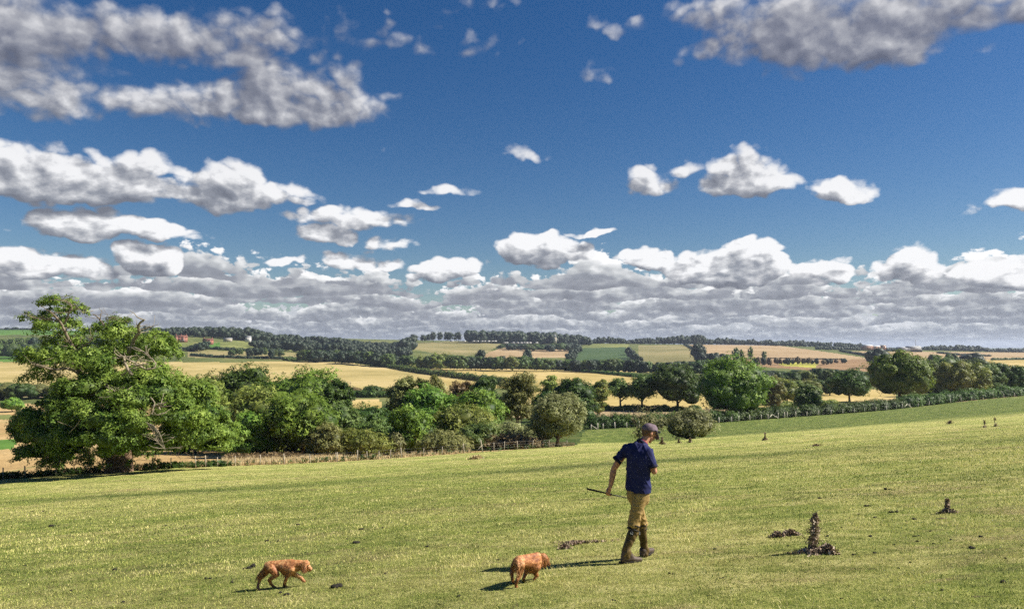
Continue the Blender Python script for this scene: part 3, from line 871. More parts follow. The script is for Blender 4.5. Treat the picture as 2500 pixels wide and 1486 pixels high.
T("thorn_bush", "low round thorn bush on the edge of the pasture right of the man's head", "bush", 1684, 104, 1001, 100, 'silver', 75, .0, 5200, .17, 24, fuzz=.24, core=.68)
T("sprawling_thorn", "large sprawling silvery thorn tree at the end of the near fence", "tree", 1360, 128, 960, 98, 'silver', 76, .05, 9000, .20, 34, fuzz=.27, core=.66, bark=M_bark)
T("small_tree", "small round green tree in the stubble at the left edge", "tree", 30, 50, 973, 300, 'bright', 77, .05, 1500, .45, 12)
T("field_bush", "brownish bush beside the pole at the foot of the golden field", "bush", 862, 44, 946, 440, 'brown', 78, .0, 900, .6, 10)
T("field_bush", "dark green bush at the foot of the golden field", "bush", 908, 50, 941, 430, 'dark', 79, .0, 1200, .6, 12)

# ---------------------------------------------------------------- shared far-tree meshes, copied many times
PROTO = {}
def proto(leaf, shape, lod):
    key = (leaf, shape, lod)
    if key not in PROTO:
        W, H, base, flat, core, fz = {'round': (1.0, 1.0, .0, 1.0, .8, .16), 'tall': (.85, 1.0, .10, 1.0, .6, .2), 'bush': (1.5, 1.0, .0, .8, .85, .14),
                                      'open': (.95, 1.0, .22, .8, .5, .24)}[shape]
        n, sz, lb = {'mid': (1500, .036, 14), 'far': (380, .062, 10)}[lod]
        PROTO[key] = tree_meshes("distant", W, H, base, hash_seed(leaf + shape + lod), leaf, n, sz, lb, core=core, kind=3 if lod == 'mid' else 1, flat=flat, fuzz=fz, limbs=3 if shape != 'open' else 6)
    return PROTO[key]
def hash_seed(s):
    return sum((i + 3) * ord(c) for i, c in enumerate(s)) % 9973

ORD = "first second third fourth fifth sixth seventh eighth ninth tenth eleventh twelfth thirteenth fourteenth fifteenth sixteenth seventeenth eighteenth nineteenth twentieth".split()
LOOK = {'blue': 'dark', 'mid': 'green', 'olive': 'pale olive', 'lime': 'light green', 'dark': 'deep green', 'brown': 'brownish'}
SHAPE = {'round': 'round tree', 'bush': 'spreading tree', 'tall': 'tall thin tree', 'open': 'open tree'}
def band(name, label, cat, group, px0, px1, tops, Y, n, leaf, shape='round', lod='far', wmul=1.0, jitter=.06, seed=1, wpx=None, share=1.0):
    """n trees along a row: tops = [(px,row)...] give the outline they reach"""
    rng = random.Random(seed)
    leaves = leaf if isinstance(leaf, list) else [leaf]
    shapes = shape if isinstance(shape, list) else [shape]
    tx = [p[0] for p in tops]; ty = [p[1] for p in tops]
    for i in range(n):
        px = px0 + (px1 - px0) * (i + .5 + rng.uniform(-.46, .46)) / n
        y = (Y if not isinstance(Y, tuple) else Y[0] + (Y[1] - Y[0]) * (px - px0) / (px1 - px0)) * (1 + rng.uniform(-jitter, jitter) * .5)
        g = on_ground(px, y)
        top = float(np.interp(px, tx, ty)) + rng.uniform(-1, 3.5)
        if wpx and wpx < 20: top += rng.uniform(0, 5)
        H = max(unproject(px, top, y).z - g.z, 2.5)
        H = min(H, 30)
        sh = rng.choice(shapes); lf = rng.choice(leaves)
        mc, mt = proto(lf, sh, lod)
        lab = label
        if group and n <= 20:
            what = SHAPE[sh] if cat == 'tree' else 'bush'
            if n == 2: lab = "%s %s, %s of the %s" % (LOOK[lf], what, ['left one', 'right one'][i], group)
            else: lab = "%s %s, %s from left in the %s" % (LOOK[lf], what, ORD[i], group)
        w = (wpx / F_PX * y if wpx else H) * wmul * rng.uniform(.85, 1.25)
        put_tree(name, lab, cat, g - Vector((0, 0, .2)), mc, mt if lod == 'mid' or shape == 'open' else None, group, rng.uniform(0, 6.28), (w, w, H))

Bd = band
Bd("valley_tree", "green tree in the hedge line at the left edge, below the striped golden field", "tree", "trees below the striped field", -60, 165, [(-60, 925), (60, 932), (165, 940)], 395, 9, ['mid', 'olive'], 'bush', 'mid', seed=2)
Bd("hedge_tree", "low dark tree in the hedge between the golden field and the small pale field", "tree", "low trees below the golden field", 925, 1000, [(925, 950), (1000, 955)], 425, 4, ['mid', 'dark'], 'bush', 'mid', seed=3, wpx=30)
Bd("hollow_tree", "middle green tree in the hollow behind the three trees of the cut field", "tree", "trees behind the cut field", 1600, 1740, [(1600, 925), (1740, 915)], 430, 6, ['mid', 'lime', 'olive'], 'round', 'mid', seed=4, wpx=44)
Bd("hollow_tree", "dark or pale tree in the dense group between the hedge oak and the upright oak", "tree", "dense trees between the two oaks", 1850, 2150, [(1850, 905), (1930, 908), (2000, 898), (2060, 908), (2150, 915)], 480, 15, ['mid', 'dark', 'lime', 'blue'], 'round', 'mid', seed=5, wpx=44)
Bd("hollow_tree", "tree in the front row of the dense group, left of the lone dark tree", "tree", "front row between the two oaks", 1860, 2040, [(1860, 925), (2040, 925)], 370, 8, ['mid', 'olive', 'dark', 'lime'], 'round', 'mid', seed=6, wpx=46)
Bd("valley_tree", "green tree in the long wooded band across the valley, left of its middle", "tree", "wooded band across the valley, left part", 735, 1010, [(735, 850), (800, 853), (860, 852), (900, 856), (1010, 868)], (1020, 900), 24, ['mid', 'blue'], 'round', 'far', seed=7, wpx=30)
Bd("valley_tree", "tree in the front row of the wooded band right of the golden field's corner", "tree", "wooded band, front row at the centre", 1010, 1420, [(1010, 872), (1080, 858), (1130, 864), (1180, 868), (1230, 866), (1280, 866), (1350, 874), (1420, 876)], (900, 860), 30, ['mid', 'blue', 'mid', 'lime'], 'round', 'far', seed=8, wpx=32)
Bd("valley_tree", "grey-green tree in the wooded band below the square green field", "tree", "wooded band below the green field", 1400, 1620, [(1400, 876), (1480, 872), (1560, 876), (1620, 884)], (840, 760), 20, ['mid', 'blue'], 'round', 'far', seed=9, wpx=30)
Bd("valley_tree", "dark green tree in the wooded band behind the large dark field tree", "tree", "wooded band right of the centre", 1620, 1800, [(1620, 880), (1680, 878), (1740, 876), (1800, 884)], (720, 680), 16, ['blue', 'mid', 'dark'], 'round', 'far', seed=10, wpx=36)
Bd("valley_tree", "dark tree below the reddish stubble field, partly hidden by the group in front", "tree", "trees below the reddish stubble", 1800, 2140, [(1800, 896), (1850, 900), (1930, 905), (1990, 897), (2140, 905)], (700, 650), 18, ['blue', 'mid'], 'round', 'far', seed=11, wpx=34)
Bd("valley_tree", "small tree in the row standing in the open hedge under the brick houses", "tree", "row below the brick houses", 560, 690, [(560, 850), (600, 846), (640, 842), (690, 850)], 1060, 11, ['blue', 'mid'], ['round', 'tall'], 'far', seed=12, wpx=18)
Bd("valley_tree", "dark tree in the clump left of the lower brick house, behind the oak", "tree", "clump left of lower brick house", 418, 505, [(418, 838), (455, 845), (480, 835), (505, 826)], 1120, 9, ['blue'], 'round', 'far', seed=13, wpx=24)
Bd("valley_tree", "dark tree of the wood at the left edge below the green hill field", "tree", "wood at the left edge", -60, 330, [(-60, 812), (40, 815), (110, 822), (200, 818), (330, 815)], (1180, 1260), 26, ['blue', 'mid'], 'round', 'far', seed=14, wpx=34)
Bd("valley_tree", "bushy tree in the lower row of the wood at the left edge", "tree", "wood at the left edge, lower row", -60, 330, [(-60, 836), (330, 838)], 1060, 20, ['blue', 'mid'], 'bush', 'far', seed=15, wpx=26)
Bd("lone_tree", "single dark round tree in front of the tan field above the valley wood", "tree", None, 1172, 1174, [(1172, 849)], 960, 1, 'blue', 'round', 'far', seed=16, wpx=26)
Bd("lone_tree", "single dark tree standing in the pink stubble field", "tree", None, 1287, 1289, [(1287, 846)], 1120, 1, 'blue', 'round', 'far', seed=17, wpx=20)
Bd("lone_tree", "single oak at the corner of the pink stubble and the dull green field", "tree", None, 1705, 1707, [(1705, 832)], 1150, 1, 'blue', 'round', 'far', seed=18, wpx=34)
Bd("thin_tree", "thin upright tree in the hedge across the pink stubble field", "tree", "thin trees in the stubble hedge", 1785, 1835, [(1785, 846), (1835, 840)], 1080, 4, 'mid', 'tall', 'far', seed=19, wpx=14)
Bd("thin_tree", "small solitary thin tree in the stubble, right of the pair of thin trees", "tree", None, 1864, 1866, [(1864, 848)], 1080, 1, 'mid', 'tall', 'far', seed=20, wpx=14)
Bd("hedge_bush", "rounded dark bush left of the thin trees below the pink stubble", "bush", "bushes under the pink stubble", 1715, 1770, [(1715, 856), (1770, 860)], 1040, 4, 'blue', 'bush', 'far', seed=21, wpx=22)
Bd("hedge_bush", "small round bush in the dotted row between pink and reddish stubble", "bush", "dotted row between the stubble fields", 1830, 2062, [(1830, 869), (1950, 869), (2062, 872)], (985, 1020), 20, ['blue', 'brown'], 'bush', 'far', seed=22, wpx=8)
Bd("hedge_tree", "dark tree in the hedge corner climbing beside the square green field", "tree", "trees right of the green field", 1530, 1562, [(1530, 838), (1562, 868)], (1450, 1050), 7, 'blue', 'round', 'far', seed=23, wpx=18)
Bd("hedge_tree", "dark tree on the left border of the square green field", "tree", "left border of the green field", 1386, 1412, [(1386, 858), (1412, 836)], (1100, 1500), 6, 'blue', 'round', 'far', seed=24, wpx=18)
Bd("parkland_tree", "rounded grey tree below the caravans on the hill", "tree", "trees below the caravans", 1225, 1410, [(1225, 836), (1300, 838), (1345, 836), (1410, 834)], (1640, 1560), 15, ['blue', 'mid'], 'bush', 'far', seed=25, wpx=20)
Bd("lone_tree", "dark blue-grey tree left of the upright oak on the far fields", "tree", None, 2140, 2142, [(2141, 846)], 900, 1, 'blue', 'bush', 'far', seed=26, wpx=34)
Bd("lone_tree", "wide dark tree alone on the pink fields at the right", "tree", None, 2373, 2375, [(2374, 855)], 900, 1, 'blue', 'bush', 'far', seed=27, wpx=44)
Bd("lone_tree", "small grey tree above the belt, left of the wide dark one", "tree", "small grey trees above the belt", 2280, 2345, [(2280, 861), (2345, 859)], 900, 2, 'mid', 'bush', 'far', seed=28, wpx=24)
Bd("skyline_tree", "small dark tree on the bare skyline at the left edge", "tree", "bare skyline at the left", 2, 90, [(2, 793), (50, 797), (90, 794)], 2150, 3, 'blue', 'round', 'far', seed=29, wpx=14)
Bd("skyline_tree", "dark tree showing on the skyline through the oak's upper branches", "tree", "skyline trees behind the old oak", 210, 400, [(210, 798), (300, 802), (350, 793), (400, 798)], 1800, 7, 'blue', 'round', 'far', seed=30, wpx=20)
Bd("skyline_tree", "tall open-crowned tree on the skyline left of the square wood", "tree", "open trees left of flat-topped wood", 1010, 1122, [(1010, 814), (1040, 812), (1070, 804), (1096, 806), (1122, 805)], 1950, 8, 'blue', 'tall', 'far', seed=31, wpx=22)
Bd("skyline_tree", "taller tree group standing out of the skyline above the lone corner oak", "tree", "tall skyline group above corner oak", 1695, 1715, [(1695, 815), (1715, 816)], 1900, 3, 'blue', 'round', 'far', seed=32, wpx=20)

def wood(label, outline, Y, depth, leaf, seed, base_row=None, step=10, name="wood"):
    """a far-off wood that reads as one mass"""
    rng = np.random.default_rng(seed); pr = random.Random(seed)
    parts = []
    xs = [p[0] for p in outline]; ys = [p[1] for p in outline]
    c0 = on_ground((xs[0] + xs[-1]) / 2, Y)
    px = xs[0]
    v0, f0 = ICO1
    while px < xs[-1]:
        for row in range(3):
            q = px + pr.uniform(-5, 5); y = Y * (1 + row * depth * .5) + pr.uniform(-20, 20)
            g = on_ground(q, y)
            top = float(np.interp(q, xs, ys)) + pr.uniform(-1.5, 4.0) + (0 if row else 2.5)
            H = max(unproject(q, top, y).z - g.z, 4); H = min(H, 30)
            W = max(H * pr.uniform(.8, 1.3), 15)
            L = [(0, 0, H * .42, W * .48, W * .48, H * .42)]
            for k in range(6):
                a = k * 1.05 + pr.uniform(-.3, .3); z = H * pr.uniform(.3, .82); s = W * pr.uniform(.2, .32)
                L.append((math.cos(a) * W * .32, math.sin(a) * W * .32, z, s, s, s))
            v, f, t = crown(L, 110, H * .062, rng, .86, 1, fuzz=.12, cull=False)
            parts.append((v + np.array(g - c0) - np.array([0, 0, .3]), f, np.clip(t + pr.uniform(-.15, .15), 0, 1)))
        px += step * pr.uniform(.8, 1.2)
    v, f, t = merge(parts)
    o = link(name, mesh_np(name, v, f, LEAF[leaf], False, {'tint': ('POINT', t)}), loc=c0)
    tag(o, label, "wood", kind="stuff")

wood("dark wood on the skyline falling away to the right of the brick houses", [(395, 800), (420, 797), (450, 797), (500, 797), (545, 796), (600, 801), (620, 799), (660, 812), (700, 817), (760, 821), (830, 824), (900, 833), (960, 836), (1005, 820)], 1480, .10, 'blue', 1)
wood("second darker belt below the skyline wood, above the valley trees", [(620, 832), (700, 830), (780, 836), (850, 838), (930, 842), (1000, 846)], 1250, .10, 'blue', 2, step=14)
wood("flat-topped square wood standing highest on the middle skyline", [(1150, 806), (1160, 802), (1200, 801), (1250, 801), (1300, 802), (1315, 806), (1325, 812)], 1950, .06, 'blue', 3, step=9)
wood("dark wood between the flat-topped wood and the green square field", [(1318, 812), (1345, 810), (1362, 816), (1385, 815), (1410, 814), (1440, 826)], 1900, .06, 'blue', 4, step=10)
wood("low dark wood along the skyline above the square green field", [(1445, 828), (1470, 820), (1520, 823), (1535, 829), (1560, 824), (1620, 821), (1665, 817), (1700, 820), (1730, 825), (1760, 824), (1820, 827), (1885, 828), (1895, 834)], 2050, .06, 'blue', 5, step=10)
wood("broad dark wood on the skyline left of the farm buildings", [(1890, 834), (1930, 830), (1990, 832), (2050, 836), (2100, 838), (2130, 846)], 1950, .2, 'blue', 6, step=11)
wood("lower fringe of dark trees under the farm buildings", [(2000, 846), (2080, 848), (2160, 851), (2250, 852)], 1650, .06, 'blue', 7, step=12)
wood("low dark wood on the skyline right of the mast", [(2240, 846), (2300, 842), (2350, 843), (2400, 843), (2420, 852), (2440, 849), (2480, 849), (2560, 850), (2700, 846)], 1950, .06, 'blue', 8, step=11)
wood("dark trees behind the brick houses at the left", [(330, 800), (360, 797), (400, 800)], 1500, .1, 'blue', 9, step=12)
wood("dark wood on the skyline out past the left edge", [(-500, 800), (-200, 798), (-20, 800)], 2150, .06, 'blue', 10, step=14)
# ---------------------------------------------------------------- the old oak
def build_oak():
    Y0 = 68.0
    rng = np.random.default_rng(5)
    base = on_ground(288, Y0)
    def zp(zx, zy, dy=0.0):                       # reading taken from an enlarged view of the tree
        return np.array(unproject(zx / 2.968, 700 + zy / 2.968, Y0 + dy) - base)
    s = Y0 / F_PX / 2.968
    CL = [(430,110,100,34,-.3,.7),(360,130,60,40,.2,.7),(250,225,95,40,-.2,.75),(565,180,70,42,.1,.7),(380,195,70,38,.2,.6),(490,170,50,30,0,.6),
          (350,320,120,55,-.3,.8),(500,275,90,45,.2,.75),(560,300,60,40,-.1,.7),(420,400,110,50,.2,.7),(300,300,60,40,0,.6),
          (260,510,120,48,-.5,1),(430,500,140,66,-.6,1),(560,560,130,80,-.7,1),(290,665,110,48,-.2,.75),(215,540,60,36,-.3,.8),(350,600,90,40,-.4,.5),
          (700,330,110,52,.3,.8),(840,262,80,30,0,.6),(760,300,70,36,.2,.7),(830,350,140,66,-.3,.85),(650,420,120,56,-.2,.85),(950,325,64,40,.2,.65),(905,250,40,22,0,.5),
          (1080,430,105,72,-.4,.9),(1200,400,66,52,-.2,.8),(1210,490,84,46,-.2,.85),(1000,390,80,50,.2,.8),(900,440,110,60,.2,.8),(1150,350,60,34,0,.6), (1240,440,60,50,0,.7), (1130,520,90,50,-.3,.8), (1010,470,90,50,.1,.8), (930,540,90,50,.2,.7),
          (720,540,150,84,-.7,1),(860,480,110,60,.4,.7),(1050,660,150,70,-.6,1),(1180,640,110,58,-.4,1),(900,700,130,60,-.3,.9),
          (600,730,170,80,-.7,1),(500,820,150,66,-.5,1),(360,850,80,44,-.3,.9),(700,660,120,60,-.6,.9),
          (950,820,170,84,-.9,1),(1150,770,150,90,-.8,1),(1350,730,140,80,-.3,1),(1450,820,130,84,-.3,1),(1260,850,130,80,-.7,1),
          (300,980,190,86,-.6,1),(550,940,180,90,-.8,1),(750,960,160,94,-.95,1),(950,1000,140,100,-.95,1),(160,1010,70,50,-.1,.9),
          (1300,950,160,96,-.8,1),(1500,930,130,90,-.4,1),(1610,1060,120,76,-.2,1),(1460,1100,150,84,-.6,1),(1310,1090,120,80,-.8,1),(1640,1160,90,44,-.1,.9),
          (190,1100,120,96,-.3,1),(400,1130,170,90,-.8,1),(620,1120,150,86,-.9,1),(800,1130,140,84,-1,1),(960,1130,100,80,-.9,1),
          (170,1240,64,44,-.2,.9),(300,1235,140,54,-.5,1),(470,1220,120,50,-.7,1),(850,1215,110,44,-.8,1),(1080,1180,110,52,-.7,1),(1200,1190,90,40,-.5,.9),(1560,1190,120,34,-.3,.9),
          (340,1320,70,34,-.5,.45),(400,1330,50,30,-.3,.5),(520,1280,50,26,-.4,.45),(640,1320,44,24,-.3,.4),(750,1330,46,26,-.3,.45),(945,1310,36,26,-.5,.45),(1120,1300,34,22,-.3,.4),(110,1290,44,24,-.3,.5)]
    L, dens = [], []
    W = 285 / F_PX * Y0                         # half width
    for (zx, zy, rx, rz, dep, d) in CL:
        rel = min(1, abs(zx - 850) / 850)
        vert = 1 - .75 * max(0, (900 - zy) / 900)
        half = W * .82 * math.sqrt(max(.05, 1 - rel ** 2)) * vert
        if zy > 1080: zy -= 34; rz *= .9
        p = zp(zx, zy, dep * half)
        r = rx * s
        g_ = 1.12 if zy < 700 else 1.0
        L.append((*p, r * g_, r * .95 * g_, rz * s * 1.05 * g_)); dens.append(d)
    # the side turned away from the camera
    for (zx, zy, rx, rz, dep, d) in CL:
        if d < .95: continue
        rel = min(1, abs(zx - 850) / 850); vert = 1 - .75 * max(0, (900 - zy) / 900)
        half = W * .78 * math.sqrt(max(.05, 1 - rel ** 2)) * vert
        p = zp(850 + (zx - 850) * .8, zy + 20, (.25 + .6 * rng.random()) * half)
        L.append((*p, rx * s, rx * s, rz * s)); dens.append(.6)
    L = np.array(L); dens = np.array(dens)
    parts = []
    solid = (dens >= .9) & (L[:, 2] < zp(0, 640)[2])
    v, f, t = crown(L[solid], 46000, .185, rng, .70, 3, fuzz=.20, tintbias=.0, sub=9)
    parts.append((v, f, t))
    v, f, t = crown(L[~solid], 32000, .175, rng, 0, 3, fuzz=.26, tintbias=.05, cull=False, sub=6)
    parts.append((v, f, t))
    v, f, t = merge(parts)
    root = thing("oak_tree", "huge old oak with dead top branches and short thick trunk at the left", "tree", base)
    link("crown", mesh_np("oak_crown", v, f, LEAF['oak'], False, {'tint': ('POINT', t)}), root)
    # trunk
    tr = [zp(862, 1372 + 30), zp(862, 1340), zp(860, 1262), zp(850, 1150), zp(835, 1000), zp(820, 860), zp(790, 760)]
    v, f, _ = tube(tr, [1.35, 1.12, .98, .95, .85, .62, .45], 16)
    v = v + (np.sin(v[:, [2]] * 1.1) * .05 + np.sin(np.arctan2(v[:, [1]], v[:, [0]] - tr[2][0]) * 5) * .07) * np.array([1, 1, 0])
    link("trunk", mesh_np("oak_trunk", v, f, M_oakbark, True), root)
    def limb(pts, r0, r1, name, mat, dy=(0, 0), sides=6, twig=0):
        n = len(pts); r0 *= .66; r1 *= .62; twig *= 2
        path = [zp(x, y, dy[0] + (dy[1] - dy[0]) * i / (n - 1)) for i, (x, y) in enumerate(pts)]
        path = pchip(np.arange(n), np.array(path), np.linspace(0, n - 1, n * 3))
        path = path + rng.normal(0, r1 * .5, path.shape)
        ps = [tube(path, np.linspace(r0, r1, len(path)), sides)]
        for _ in range(twig):
            i = rng.integers(len(path) // 3, len(path))
            d = rng.normal(size=3); d[2] = abs(d[2]) * .7; d /= np.linalg.norm(d)
            e = path[i] + d * rng.uniform(.5, 1.4)
            ps.append(tube(wiggle(path[i], e, 4, .08, rng), np.linspace(r1 * .9, .015, 4), 4))
        v, f, _ = merge(ps)
        link(name, mesh_np("oak_" + name, v, f, mat, True), root)
    limb([(800, 760), (700, 700), (600, 660), (560, 560), (545, 470), (490, 380), (465, 310), (420, 235), (350, 170)], .40, .09, "limb", M_limb, (-1, -4), 8, 9)
    limb([(465, 270), (500, 190), (520, 140), (470, 100), (400, 90)], .12, .04, "branch", M_limb, (-4, -4), 6, 7)
    limb([(430, 240), (330, 235), (250, 225)], .12, .04, "branch", M_limb, (-4, -4), 6, 6)
    limb([(480, 180), (560, 160), (600, 190)], .07, .03, "branch", M_limb, (-4, -4), 6, 4)
    limb([(620, 660), (560, 620), (490, 590), (390, 600), (300, 570), (230, 560)], .26, .05, "limb", M_limb, (-4, -7), 7, 6)
    limb([(545, 470), (600, 430), (650, 400), (670, 370)], .16, .05, "branch", M_limb, (-4, -5), 6, 3)
    limb([(820, 800), (900, 700), (960, 640), (1060, 600), (1010, 570), (930, 530)], .26, .09, "dead_limb", M_deadwood, (-3, -7), 7, 6)
    limb([(960, 640), (905, 560), (890, 505), (860, 520)], .20, .10, "dead_limb", M_deadwood, (-7, -7), 7, 4)
    limb([(1060, 600), (1110, 590), (1130, 560), (1100, 520)], .14, .06, "dead_limb", M_deadwood, (-7, -6.5), 6, 3)
    limb([(880, 640), (1000, 570), (1080, 560)], .09, .04, "branch", M_deadwood, (-7, -7), 6, 4)
    limb([(930, 470), (960, 410), (985, 360), (1010, 320), (1000, 290), (1030, 250), (1045, 238)], .30, .10, "dead_limb", M_deadwood, (-2, -4), 8, 3)
    limb([(1010, 320), (1060, 300), (1100, 290)], .09, .03, "branch", M_deadwood, (-3, -3), 5, 4)
    limb([(920, 440), (960, 440), (1010, 455), (1080, 500), (1110, 540)], .15, .06, "dead_limb", M_deadwood, (-3, -6), 6, 3)
    limb([(780, 320), (740, 260), (705, 215), (670, 200)], .15, .05, "dead_limb", M_limb, (-2, -2), 6, 3)
    limb([(800, 300), (780, 250), (770, 215), (810, 220)], .06, .02, "branch", M_limb, (-2, -2), 5, 4)
    limb([(820, 300), (870, 260), (900, 250)], .06, .02, "branch", M_limb, (-2, -2), 5, 4)
    for (a, b) in [((760, 720), (860, 800)), ((830, 730), (780, 860)), ((860, 740), (800, 820)), ((780, 760), (850, 870))]:
        limb([a, ((a[0] + b[0]) / 2 + 20, (a[1] + b[1]) / 2 - 10), b], .07, .03, "twig", M_deadwood, (-8.2, -8.6), 5, 4)
    limb([(1090, 800), (1120, 850), (1100, 920), (1150, 930)], .09, .03, "dead_limb", M_deadwood, (-8, -9), 6, 4)
    limb([(1110, 870), (1140, 860), (1160, 890)], .20, .10, "dead_limb", M_deadwood, (-8, -8), 6, 2)
    for k in range(5):
        limb([(1060 + k * 12, 980 + k * 5), (1110 + k * 10, 1050), (1130 + k * 14, 1110 + k * 8), (1170 + k * 8, 1150 + k * 10)], .06, .02, "twig", M_deadwood, (-9.3, -9.6), 5, 2)
    limb([(1340, 1200), (1380, 1225), (1450, 1260)], .09, .02, "dead_limb", M_barkdark, (-6, -7), 5, 3)
    limb([(500, 1060), (550, 1010), (580, 960)], .10, .05, "branch", M_deadwood, (-9, -9.3), 5, 1)
    limb([(840, 1150), (700, 1080), (560, 1060), (380, 1080)], .34, .08, "limb", M_barkdark, (0, -5), 7, 3)
    limb([(850, 1120), (1000, 1060), (1200, 1040), (1450, 1060)], .34, .08, "limb", M_barkdark, (0, -5), 7, 3)
    for (x, y) in [(330, 1260), (420, 1270), (545, 1250), (640, 1240), (745, 1240), (950, 1230), (1120, 1230), (1300, 1160)]:
        limb([(x, y - 60), (x + 10, y), (x - 8, y + 50), (x + 12, y + 95)], .05, .015, "twig", M_barkdark, (-6, -6), 4, 3)

M_oakbark = plain("oak_bark", (.15, .095, .06), 0.95, .4, 2.5, 0.9, 0.15)
M_limb = plain("limb_bark", (.18, .145, .10), 0.9, .3, 3.5, 0.6, 0.06)
build_oak()
# ---------------------------------------------------------------- hedges, fences, rough growth
def hedge(label, pts, h, w, leaf, size, seed, n=None, by_row=None, name="hedge", core=.82, var=.25):
    """pts: (px, Y) or, with by_row = least distance, (px, row)"""
    rng = np.random.default_rng(seed)
    P = [np.array(hit(px, q, by_row)) if by_row else np.array(on_ground(px, q)) for px, q in pts]
    L, c0 = [], P[0].copy()
    for a, b in zip(P[:-1], P[1:]):
        d = np.linalg.norm(b - a)
        k = max(2, int(d / (w * .75)))
        for i in range(k):
            t = (i + rng.uniform(0, 1)) / k
            q = a * (1 - t) + b * t
            q[2] = float(height(q[0], q[1]))
            hh = h * rng.uniform(1 - var, 1 + var * .7)
            L.append((*(q - c0 + [rng.normal(0, .08 * w), rng.normal(0, .08 * w), hh * .42]), w * .72, w * .62, hh * .60))
    L = np.array(L)
    n = n or int(len(L) * 60)
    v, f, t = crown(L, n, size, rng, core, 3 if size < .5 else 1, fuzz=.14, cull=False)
    o = link(name, mesh_np(name, v, f, LEAF[leaf], False, {'tint': ('POINT', t)}), loc=c0)
    return tag(o, label, "hedge")

def fy(px, d):
    return float(fence_y(px)) + d
hedge("dark hedge behind the post fence below the cut field, left of the hedge oak", [(p, fy(p, 4.0)) for p in (1432, 1480, 1540, 1620, 1700, 1790)], 3.0, 3.4, 'dark', .30, 201, 9000, var=.10)
hedge("green hedge behind the post fence between the two large oaks", [(p, fy(p, 4.0)) for p in (1790, 1900, 2000, 2100, 2195)], 3.0, 3.4, 'dark', .32, 202, 9500, var=.10)
hedge("bright topped hedge behind the fence right of the upright oak", [(p, fy(p, 4.0)) for p in (2195, 2300, 2400, 2500, 2640)], 3.4, 3.6, 'dark', .36, 203, 9500, var=.12)
hedge("low rough hedge along the near edge of the cut field behind the man", [(1425, 262), (1500, 258), (1620, 250), (1715, 245)], 1.9, 3.0, 'mid', .40, 204, 3200)
hedge("low green hedge between the cut field and the track, right of the hedge oak", [(1890, 262), (1960, 268), (2040, 278)], 1.8, 3.0, 'lime', .40, 205, 1800)
hedge("leafy hedge running down the right edge of the big golden field", [(878, 886), (960, 899), (1080, 918), (1180, 931), (1250, 941)], 5.5, 6.0, 'mid', .9, 206, 5200, 400)
hedge("pale green hedge along the top of the middle golden field", [(995, 899), (1120, 899), (1250, 900), (1400, 903)], 6.0, 6.5, 'lime', 1.0, 207, 4600, 400)
hedge("dark thin hedge crossing the valley in front of the wooded band", [(1000, 890), (1150, 888), (1300, 889), (1400, 892)], 5.0, 6.0, 'blue', 1.0, 208, 3600, 700)
hedge("dark hedge with shadow crossing the middle golden field to the right", [(1385, 905), (1470, 912), (1560, 921), (1690, 930)], 3.2, 5.0, 'dark', .8, 209, 3600, 400)
hedge("low dark hedge between golden field and small pale field left of the willow", [(845, 968), (890, 970), (960, 969), (1010, 966)], 3.6, 4.0, 'dark', .6, 210, 2400, 330)
hedge("dark hedge under the bright green field below the brick houses", [(470, 851), (520, 853), (580, 856), (690, 858)], 4.5, 6.0, 'blue', 1.1, 211, 2200, 1000)
hedge("lower dark hedge above the top of the big golden field", [(465, 868), (520, 872), (600, 875), (700, 877), (790, 879)], 4.0, 6.0, 'blue', 1.1, 212, 2600, 960)
hedge("green hedge along the crest of the golden field", [(690, 880), (760, 881), (880, 886)], 5.0, 6.0, 'mid', 1.0, 213, 2600, 900)
hedge("straight dark hedge slanting between the pink stubble fields at the right", [(2052, 858), (2100, 866), (2145, 874)], 4.5, 6.0, 'blue', 1.1, 214, 1500, 900)
hedge("dark hedge line across the pink fields at the right edge", [(2290, 862), (2340, 867), (2420, 870)], 3.5, 6.0, 'blue', 1.1, 215, 1800, 900)
hedge("short straight dark hedge at the right edge above the golden strip", [(2420, 879), (2500, 878), (2600, 877)], 3.5, 5.0, 'dark', 1.0, 216, 1500, 780)
hedge("thin dark hedge climbing from the corner oak along the stubble", [(1672, 842), (1690, 852), (1715, 866)], 4.0, 6.0, 'blue', 1.1, 217, 1400, 900)
hedge("long dark hedge line on the left skyline", [(-60, 806), (40, 805), (110, 806)], 5.0, 9.0, 'blue', 1.6, 218, 1400, 1700)
hedge("dark hedge in front of the caravans on the hill", [(1228, 838), (1262, 850), (1330, 851), (1400, 850)], 6.0, 8.0, 'blue', 1.4, 219, 2200, 1300)
hedge("broken dark hedge between the pink and the reddish stubble", [(1790, 877), (1900, 875), (2060, 878)], 2.0, 5.0, 'brown', .9, 220, 1200, 800)

M_post = plain("weathered_post", (.36, .31, .24), 0.95, .25, 6.0, 0.5, 0.02)
M_postdark = plain("dark_post", (.14, .10, .07), 0.95, .25, 6.0, 0.5, 0.02)
M_postpale = plain("pale_post", (.55, .50, .42), 0.95, .2, 6.0, 0.5, 0.02)
M_wire = plain("fence_wire", (.30, .29, .27), 0.5, .1, 5.0, 0.0, 0.01, metallic=.6)

def post_mesh(name, h, r, mat):
    v, f, _ = tube([(0, 0, -.3), (0, 0, h * .5), (0, 0, h)], [r, r, r * .92], 7)
    return mesh_np(name, v, f, mat, False)

